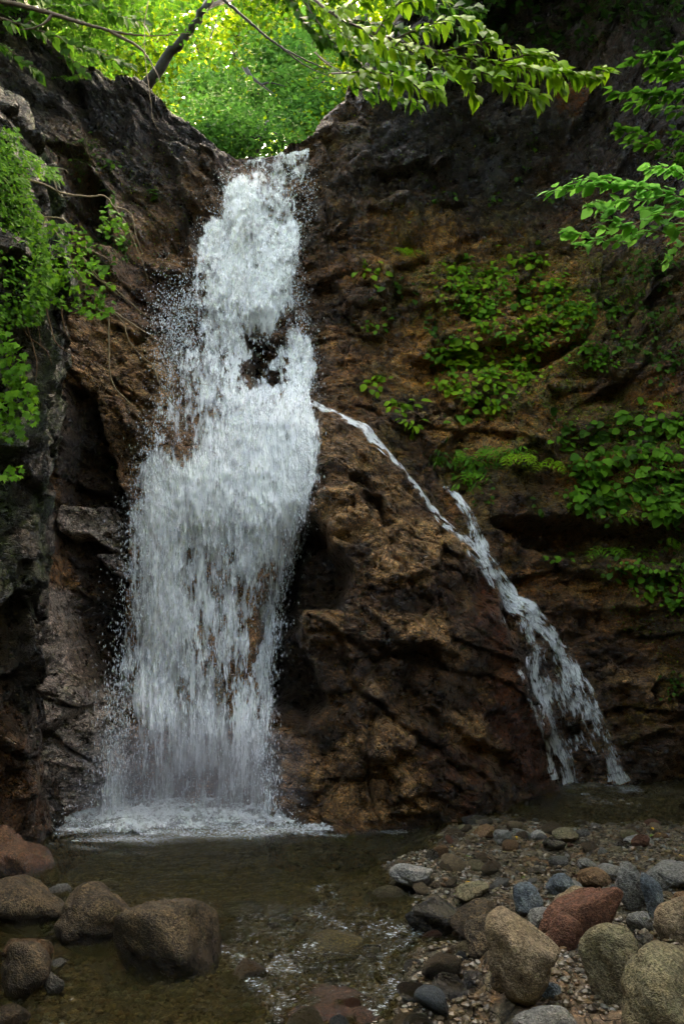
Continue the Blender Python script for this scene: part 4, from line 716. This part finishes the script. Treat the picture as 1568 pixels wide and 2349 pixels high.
for i, (a, b, k, l, lab) in enumerate(((1040,1050,7,44,'glossy dark fern at the left end of the shelf above the trickle'), (1090,1042,7,46,'lush fern in the middle of the shelf above the trickle'), (1145,1032,7,44,'fern at the right end of the shelf above the trickle'), (1080,1085,8,50,'low fern drooping below the shelf'), (925,575,8,46,'feathery pale fern beside the pale rock of the right wall'),
    (1400,1260,8,50,'flat fern along the lower right ledge'), (1190,1045,6,50,'pale fern on bare earth right of the shelf'), (1250,1060,7,45,'small fern at the left rim of the green bank'), (170,180,7,50,'fern hanging from the top of the left cliff'), (1540,1240,6,44,'fern near the right edge under the green bank'))): fern(a, b, k, l * 1.1, lab, GRNY if i in (4, 6, 7) else GRNB, i, 1.6 if i < 3 else 1.)
# hanging dry grass
for a, b, k, lab in ((1530,720,60,'tuft of dry hanging grass high on the right edge'), (1480,800,70,'tuft of dark grass hanging over the shaded hollow'), (1350,430,24,'thin tuft of grass behind the pale branch')):
    c = onrock(a, b, .05)[0]; t = empty('grass_tuft', tuple(c), lab, 'grass'); bl_ = []
    for i in range(k):
        s0 = c + rng.normal(0, 1, 3) * [.16, .02, .08]; L = rng.uniform(.12, .3); dx = rng.normal(0, .3); bl_.append(tube(np.array([s0 + np.array([dx * q, -.25 * q, .15 * q - .9 * q * q]) * L * 1.2 for q in np.linspace(0, 1, 6)]), .0022, .0006, 3))
    under('blades', *cat(bl_), leaf_mat('dry_grass', (.09, .085, .03), (.05, .06, .02)) if i and 'dry_grass' not in bpy.data.materials else bpy.data.materials['dry_grass'], t)

# ---------------------------------------------------------------- boulders and stones
def ico(sub):
    import bmesh
    b = bmesh.new(); bmesh.ops.create_icosphere(b, subdivisions=sub, radius=1); b.verts.ensure_lookup_table()
    v = np.array([q.co[:] for q in b.verts]); f = np.array([[q.index for q in g.verts] for g in b.faces]); b.free(); return v, f
ICO = {k: ico(k) for k in (1, 2, 3, 5)}
def n3(p, s, o=4): return (fbm(p[:, 0] + .7 * p[:, 2], p[:, 1] - .6 * p[:, 2], o, s) + fbm(p[:, 1] * .9 + 11, p[:, 2] + .5 * p[:, 0], o, s + 7)) * .6
def stone_shape(sub, seed, facet=.5, rough=.05, ncut=9):
    v, f = ICO[sub]; r_ = np.random.default_rng(seed); d = unit(v); pl = unit(r_.normal(0, 1, (ncut, 3))); h = r_.uniform(.5, .92, ncut)
    dd = d @ pl.T; rr = np.where(dd > .05, h / np.maximum(dd, .05), 9.); k = 20.; soft = -np.log(np.exp(-k * rr).sum(1) + np.exp(-k)) / k
    r = (1 - facet) + facet * soft + .22 * n3(d * 1.1, seed * 3 + 1, 3)
    if sub >= 3: r = r + rough * n3(d * 3.2, seed * 3 + 2, 4)
    if sub >= 5:
        r = r + rough * .35 * n3(d * 11, seed * 3 + 3, 3); g = np.abs(n3(d * 1.1 + 5, seed * 3 + 4, 3)); r = r - .045 * (1 - sstep(0, .02, g)) * (r_.random() < .6)
    return d * r[:, None], f
def stone_mat(name, c, c2, speck=.6, rough=(.6, .9), wet=.25):
    m = NT(name); tc = m.n('TexCoord').outputs['Object']; n1 = m.noise(tc, 5, 5, .65); n2 = m.noise(tc, 70, 3, .7); n3_ = m.noise(tc, 160, 2, .6)
    a = m.mix(m.ramp(n1, [(.42, (0, 0, 0)), (.6, (1, 1, 1))]), c, c2); a = m.mix(1., a, m.ramp(m.noise(tc, 11, 5, .75), [(.35, (.45, .42, .4)), (.5, (1, 1, 1)), (.68, (1.35, 1.3, 1.2))]), 'MULTIPLY'); a = m.mix(speck, a, m.ramp(n2, [(.38, (.3, .28, .26)), (.5, (1, 1, 1)), (.64, (1.7, 1.65, 1.6))]), 'MULTIPLY')
    a = m.mix(speck * .7, a, m.ramp(n3_, [(.4, (.5, .5, .5)), (.6, (1.5, 1.5, 1.5))]), 'MULTIPLY')
    sz = m.n('SeparateXYZ'); m.l(m.n('NewGeometry').outputs['Position'], sz.inputs[0]); wl_ = m.math('ADD', sz.outputs[2], m.math('MULTIPLY', n1, -.09)); wl_ = m.math('MULTIPLY', m.math('SUBTRACT', .015, wl_), 22., True)
    a = m.mix(wl_, a, m.mix(1., a, (.4, .38, .36), 'MULTIPLY'))
    b = m.n('BsdfPrincipled'); m.l(a, b.inputs['Base Color']); b.inputs['Specular IOR Level'].default_value = wet; m.l(m.math('SUBTRACT', m.ramp(n1, [(.4, (rough[0],) * 3), (.6, (rough[1],) * 3)]), m.math('MULTIPLY', wl_, .4), True), b.inputs['Roughness'])
    m.l(m.bump(m.math('ADD', n1, m.math('ADD', m.math('MULTIPLY', n2, .5), m.math('MULTIPLY', n3_, .25))), 1, .035), b.inputs['Normal']); m.l(b.outputs[0], m.out.inputs[0]); return m.m
_sm = stone_mat
def stone_mat(name, c, c2, *a): return _sm(name, tuple(q * .72 for q in c), tuple(q * .72 for q in c2), *a)
SM = dict(tan=stone_mat('stone_tan', (.36, .27, .16), (.27, .21, .14)), olive=stone_mat('stone_olive', (.27, .24, .14), (.21, .17, .1)), grey=stone_mat('stone_grey', (.27, .27, .25), (.19, .18, .16)), blue=stone_mat('stone_blue', (.13, .16, .19), (.19, .21, .22)),
          rust=stone_mat('stone_rust', (.23, .11, .068), (.17, .08, .05)), brown=stone_mat('stone_brown', (.085, .062, .036), (.14, .1, .055), 1, (.5, .85), .3), dark=stone_mat('stone_dark_wet', (.035, .03, .024), (.1, .08, .05), 1, (.15, .4), .6), pale=stone_mat('stone_pale', (.42, .42, .4), (.33, .31, .28)),
          orange=stone_mat('stone_orange', (.27, .16, .075), (.2, .125, .07)), moss=stone_mat('stone_yellow', (.24, .19, .05), (.16, .13, .04), .7, (.3, .5), .5), redwet=stone_mat('stone_red_wet', (.2, .1, .045), (.14, .06, .03), .7, (.1, .3), .6))
def stone_fit(uc, vc, wpx, hpx, zb):
    """place an ellipsoid whose picture outline is wpx by hpx around (uc, vc), standing on height zb"""
    P = ground(uc, vc, zb + .05)
    for _ in range(4):
        s = P[1] / FPX; rx = wpx * s / 2; ry = rx * .85; el = math.atan2(CAM[2] - P[2], P[1]); hh = hpx * s / 2; rz2 = hh * hh - (ry * math.sin(el)) ** 2
        rz = math.sqrt(max(rz2, (hh * .55) ** 2)) / math.cos(el); P = ground(uc, vc, zb + rz * .72)
    return P, rx, ry, rz
def boulder(name, uc, vc, w_, h_, mat, lab, roll=0, seed=0, facet=.5, rough=.06, zb=None, group=None, cat_='boulder'):
    zb = float(bedZ(*ground(uc, vc + h_ * .35)[:2])) if zb is None else zb
    if uc < 520 and mat != 'pale': zb = max(zb, -.09)
    P, rx, ry, rz = stone_fit(uc, vc, w_, h_, zb); v, f = stone_shape(5, seed, facet, rough); v = v / np.array([np.ptp(v[:, k]) / 2 for k in range(3)])
    v = v * [rx, ry, rz]
    if roll:
        c, s_ = math.cos(R(roll)), math.sin(R(roll)); v = np.stack([v[:, 0] * c - v[:, 2] * s_, v[:, 1], v[:, 0] * s_ + v[:, 2] * c], -1)
    me = mesh_np(name, v, f); o = link(name, me, SM[mat]); o.location = P; return tag(o, lab, cat_, group)
for i, a in enumerate([
    (1196,2190,158,182,'tan','big tan boulder with a crack down its left, left of the red rock',0,.45), (1410,2215,152,182,'olive','olive tan boulder at the front of the right heap, between two bigger ones',0,.5),
    (1560,2275,230,220,'olive','largest boulder, cut off by the bottom right corner',20,.4), (1340,2085,92,195,'rust','rust red elongated rock leaning in the middle of the right heap',-58,.55),
    (1290,2140,90,90,'rust','dark red rock under the rust red elongated one',0,.6), (1446,2037,62,108,'grey','upright grey egg shaped stone at the top of the right heap',14,.35), (1499,2062,44,104,'blue','narrow blue grey slab leaning beside the upright grey stone',18,.6),
    (1560,2112,100,112,'tan','tan boulder cut by the right edge, above the biggest one',0,.45), (1548,2012,120,62,'grey','flat grey green stone at the right edge, top of the heap',0,.4), (1467,2117,58,50,'grey','round dark grey stone between the upright stone and the olive boulder',0,.3),
    (1392,2000,70,34,'grey','flat blue grey stone behind the red rock',0,.5), (1362,2018,74,54,'orange','pinkish orange stone behind the red rock',0,.5), (1283,2033,60,56,'blue','grey green stone left of the pinkish one',0,.6), (1312,2040,46,34,'grey','small rounded grey stone touching the red rock',0,.4),
    (1330,2068,90,50,'tan','pale tan stone behind the red rock\'s left end',-8,.5), (1210,2066,60,70,'blue','angular dark blue grey stone at the left of the heap',0,.85), (1246,2116,76,52,'grey','grey angular stone between the tan boulder and the red rock',0,.7), (1112,2150,96,90,'brown','dark brown stone half hidden behind the big tan boulder',0,.5),
    (940,2005,94,54,'pale','pale blue white stone alone at the edge of the pool',8,.6), (1464,1937,70,44,'grey','pale domed stone standing in the shallows at the right',0,.3), (983,2105,120,82,'dark','black wet boulder in the stream left of the gravel',0,.5), (1105,2112,108,76,'brown','brown speckled boulder beside the black wet one',0,.5),
    (1082,2043,78,38,'olive','long ribbed stone lying on the gravel',12,.7), (1072,1905,44,30,'olive','small stone first in the row across the top of the gravel',0,.6), (1108,1912,56,34,'orange','orange stone in the row across the top of the gravel',0,.6), (1090,1885,70,24,'dark','dark flat wet stone at the far corner of the gravel',0,.7), (1152,1922,40,32,'grey','dark grey green stone in the row across the top of the gravel',0,.6), (1190,1912,44,24,'grey','pinkish grey stone in the row across the top of the gravel',0,.5),
    (1228,1916,40,22,'pale','pale flat stone in the row across the top of the gravel',0,.5), (1268,1938,50,34,'dark','dark brown wet stone on the middle of the gravel',0,.5), (1300,1918,60,34,'olive','dull grey green stone right of the dark brown wet one',0,.6), (760,2178,150,66,'moss','yellowish sunken stone in the middle of the stream',0,.4),
    (745,2322,250,90,'redwet','reddish slab with water sliding over it at the bottom of the picture',0,.3), (1245,2340,140,70,'grey','grey speckled wet rock at the bottom edge left of the sand',0,.5), (1264,2278,44,34,'blue','small grey green stone at the foot of the big tan boulder',0,.6), (1498,2238,44,44,'blue','blue grey stone wedged between the two front right boulders',0,.6), (1506,2196,60,32,'orange','reddish brown stone behind the bottom right boulder',0,.5), (1505,2368,52,50,'grey','grey stone cut by the bottom edge near the right corner',0,.5),
    (1470,2160,44,40,'dark','dark stone under the round grey one',0,.5), (1345,1985,40,26,'grey','small grey stone behind the flat blue grey one',0,.5), (1560,2060,44,26,'orange','small orange stone at the right edge of the heap',0,.5), (1085,2250,60,40,'dark','dark wet stone in the shadow left of the tan boulder',0,.6), (1150,2250,50,44,'brown','brown stone tucked under the big tan boulder',0,.6),
    (388,2138,236,184,'brown','biggest dark speckled boulder of the left bank',-18,.55), (222,2108,172,140,'brown','rounded speckled boulder left of the biggest one',0,.45), (62,2076,196,126,'brown','wide grey brown boulder at the left edge',-14,.4), (66,2185,110,60,'orange','rusty brown stone under the wide left boulder',-10,.5),
    (52,2235,112,112,'brown','pitted brown stone at the left edge with a dark hollow',-20,.6), (132,2215,36,30,'grey','little grey stone between the left boulders',0,.6), (246,2024,70,20,'pale','pale flat stone in the water behind the left boulders',0,.4), (432,2273,76,30,'pale','pale flat stone just under water below the biggest left boulder',0,.4),
    (22,2340,80,60,'brown','brown stone cut by the bottom left corner',0,.4), (70,1985,150,90,'redwet','reddish brown rock at the foot of the left wall',-12,.6), (20,1960,100,110,'redwet','reddish brown rock at the very left edge under the wall',0,.6), (120,2255,50,50,'grey','grey half sunk stone beside the pitted one',0,.5), (135,2055,60,50,'grey','whitish grey stone behind the left boulders',0,.5),
    (555,2085,90,36,'dark','dark low rock breaking the water in midstream',0,.5), (790,2045,60,30,'dark','small dark rock at the near edge of the pool',0,.6), (850,2180,50,30,'brown','small brown rock right of the yellowish sunken stone',0,.6), (560,2330,60,24,'dark','low dark stone at the bottom middle',0,.6), (640,2110,50,24,'brown','low brown stone in midstream above the yellowish one',0,.5)]):
    u_, v_, w_, h_, mt, lab, roll, fc = a; boulder('boulder' if w_ > 80 else 'stone', u_, v_, w_, h_, mt, lab, roll, 11 + i, min(1, fc + .45), .07, cat_='boulder' if w_ > 80 else 'stone')
# loose stones: shared meshes, each stone its own object
fam = ['olive', 'grey', 'brown', 'tan', 'blue', 'orange', 'dark', 'rust']; pw = [.2, .18, .2, .12, .08, .08, .1, .04]; word = dict(olive='olive', grey='grey', brown='brown', tan='tan', blue='blue grey', orange='orange', dark='dark wet', rust='rust red')
SMESH = {}
for fm in fam:
    for k in range(4):
        v, f = stone_shape(3, 300 + k * 7 + len(fm), .8, .05, 7); v = v / np.abs(v).max(0); me = mesh_np('stone', v, f); me.materials.append(SM[fm]); SMESH[fm, k] = me
def strew(poly, n, lo, hi, where, grp, sink=.35):
    q = scatter_poly(poly, n)
    for a, b in q:
        fm = rng.choice(fam, p=np.array(pw) / sum(pw)); g = ground(a, b); s_ = (lo + (hi - lo) * rng.random() ** 2.2) / 2; o = bpy.data.objects.new('stone', SMESH[fm, int(rng.integers(4))]); C.objects.link(o)
        z = float(bedZ(g[0], g[1])); sc3 = s_ * rng.uniform([1, .8, .5], [1.3, 1.1, .8]); o.scale = sc3; o.location = (g[0], g[1], z + sc3[2] * sink); o.rotation_euler = (rng.normal(0, .3), rng.normal(0, .3), rng.uniform(0, 6.28)); tag(o, f'small {word[fm]} stone {where}', 'stone', f'{word[fm]} {grp}')
strew([(1030,1885),(1300,1880),(1568,1900),(1568,1990),(1300,2010),(1000,2040),(900,2010),(960,1940)], 85, .035, .17, 'lying on the upper gravel', 'stones on the upper gravel')
strew([(880,2020),(1300,1990),(1568,1980),(1568,2120),(1250,2100),(1100,2080),(960,2060)], 68, .03, .12, 'among the boulders of the right heap', 'stones among the right boulders')
strew([(1050,1850),(1300,1800),(1568,1800),(1568,1890),(1100,1885)], 25, .03, .12, 'in the shallows under the side cascade', 'stones in the far shallows')
strew([(560,2040),(880,2000),(1000,2100),(1100,2200),(1050,2349),(520,2349),(500,2100)], 58, .05, .19, 'on the bed of the stream', 'stones on the bed of the stream', .45)
strew([(0,2060),(280,2030),(300,2250),(120,2349),(0,2349)], 12, .03, .10, 'between the left boulders', 'stones between the left boulders')
# fine gravel: uncountable
v0, f0 = ICO[1]; n = 15000
qq = np.concatenate([scatter_poly([(1000,1870),(1300,1800),(1640,1790),(1640,2349),(1280,2349),(1110,2150),(900,2060),(860,2000)], 9000), scatter_poly([(480,2020),(1000,1960),(1150,2349),(300,2349),(0,2349),(0,2200)], 6000)]); g = ground(qq[:, 0], qq[:, 1]); z = bedZ(g[:, 0], g[:, 1])
s_ = rng.uniform(.004, .02, n) * (.5 + rng.random(n)); sc3 = s_[:, None] * rng.uniform([.8, .7, .45], [1.3, 1.1, .8], (n, 3)); jit = v0[None] * (1 + rng.normal(0, .12, (n, len(v0), 1))) * sc3[:, None]; th = rng.uniform(0, 6.28, n); c, s1 = np.cos(th)[:, None], np.sin(th)[:, None]
Vt = np.stack([jit[..., 0] * c - jit[..., 1] * s1 + g[:, 0:1], jit[..., 0] * s1 + jit[..., 1] * c + g[:, 1:2], jit[..., 2] + z[:, None] + .004], -1).reshape(-1, 3); F = (f0[None] + len(v0) * np.arange(n)[:, None, None]).reshape(-1, 3)
m = NT('gravel'); gg = m.n('NewGeometry').outputs['Random Per Island']; cc = m.ramp(gg, [(0, (.02, .016, .012)), (.3, (.09, .062, .03)), (.5, (.055, .05, .036)), (.65, (.13, .1, .055)), (.8, (.1, .055, .022)), (.93, (.09, .095, .085)), (1, (.2, .19, .16))]); b = m.n('BsdfPrincipled', i_Roughness=.35); m.l(m.mix(.6, cc, m.ramp(m.noise(m.n('TexCoord').outputs['Object'], 120, 3), [(.35, (.4, .4, .4)), (.65, (1.5, 1.5, 1.5))]), 'MULTIPLY'), b.inputs['Base Color']); m.l(b.outputs[0], m.out.inputs[0])
tag(link('gravel', mesh_np('gravel', Vt, F, False), m.m), 'mixed brown and grey gravel', None, None, 'stuff')

# ---------------------------------------------------------------- unseen trees added behind and beside the camera to cut sky light
for (x, y, lab) in ((-4.2, -5, 'unseen broad dark tree added behind the camera on the left'), (0.2, -6.5, 'unseen broad dark tree added straight behind the camera'), (4.2, -5, 'unseen broad dark tree added behind the camera on the right'), (5.6, 1.0, 'unseen broad dark tree added over the right bank'), (-5.4, 1.5, 'unseen broad dark tree added over the left bank')):
    tree((x, y, 6), [(x, y, 5), (x * .95, y + .3, 9), (x * .8, y + 1.2, 13)], .2, [((x * .8, y + 2.2, 12.5), (2.2, 2.2, .6)), ((x * .9, y + .4, 13.6), (2.4, 2.2, .7)), ((x * .7, y + 3.4, 11.8), (1.6, 1.6, .5))], 5000, .36, GRND, lab, 'unseen trees added to cut sky light')

# soft spray hanging at the foot of the main fall
v, f = ICO[3]; m = NT('spray'); pv = m.n('VolumePrincipled'); pv.inputs['Color'].default_value = (.95, .96, .97, 1); pv.inputs['Density'].default_value = .6; m.l(pv.outputs[0], m.out.inputs['Volume'])
me = mesh_np('mist', v * [1.55, .42, .6] * (1 + .08 * n3(v * 2, 5, 3))[:, None], f); o = link('mist', me, m.m); g = ground(430, 1866); o.location = (g[0], g[1] - .25, .3); tag(o, 'thin white spray at the foot of the main waterfall', None, None, 'stuff')

# fallen leaves
fl = leaf_mat('fallen_leaf', (.35, .22, .02), (.1, .07, .01), .3); fg = leaf_mat('fallen_green_leaf', (.07, .12, .02), (.03, .06, .01), .3)
for k, (a, b) in enumerate(scatter_poly([(900,1960),(1300,1880),(1568,1900),(1568,2000),(1250,2030),(1000,2060)], 16)):
    g = ground(a, b, .1); g[2] = float(bedZ(g[0], g[1])) + .035; gr = k % 3 == 0; me = mesh_np('fallen_leaf', *leaves(np.zeros((1, 3)), rng.normal(0, 1, (1, 3)) * [1, 1, .1], np.array([[0, 0, 1.]]), np.array([rng.uniform(.03, .05)]), OVAL)); o = link('fallen_leaf', me, fg if gr else fl); o.location = g
    tag(o, 'green leaf fallen on the gravel' if gr else 'yellow leaf fallen on the gravel', 'leaf', 'green leaves on the gravel' if gr else 'yellow leaves on the gravel')
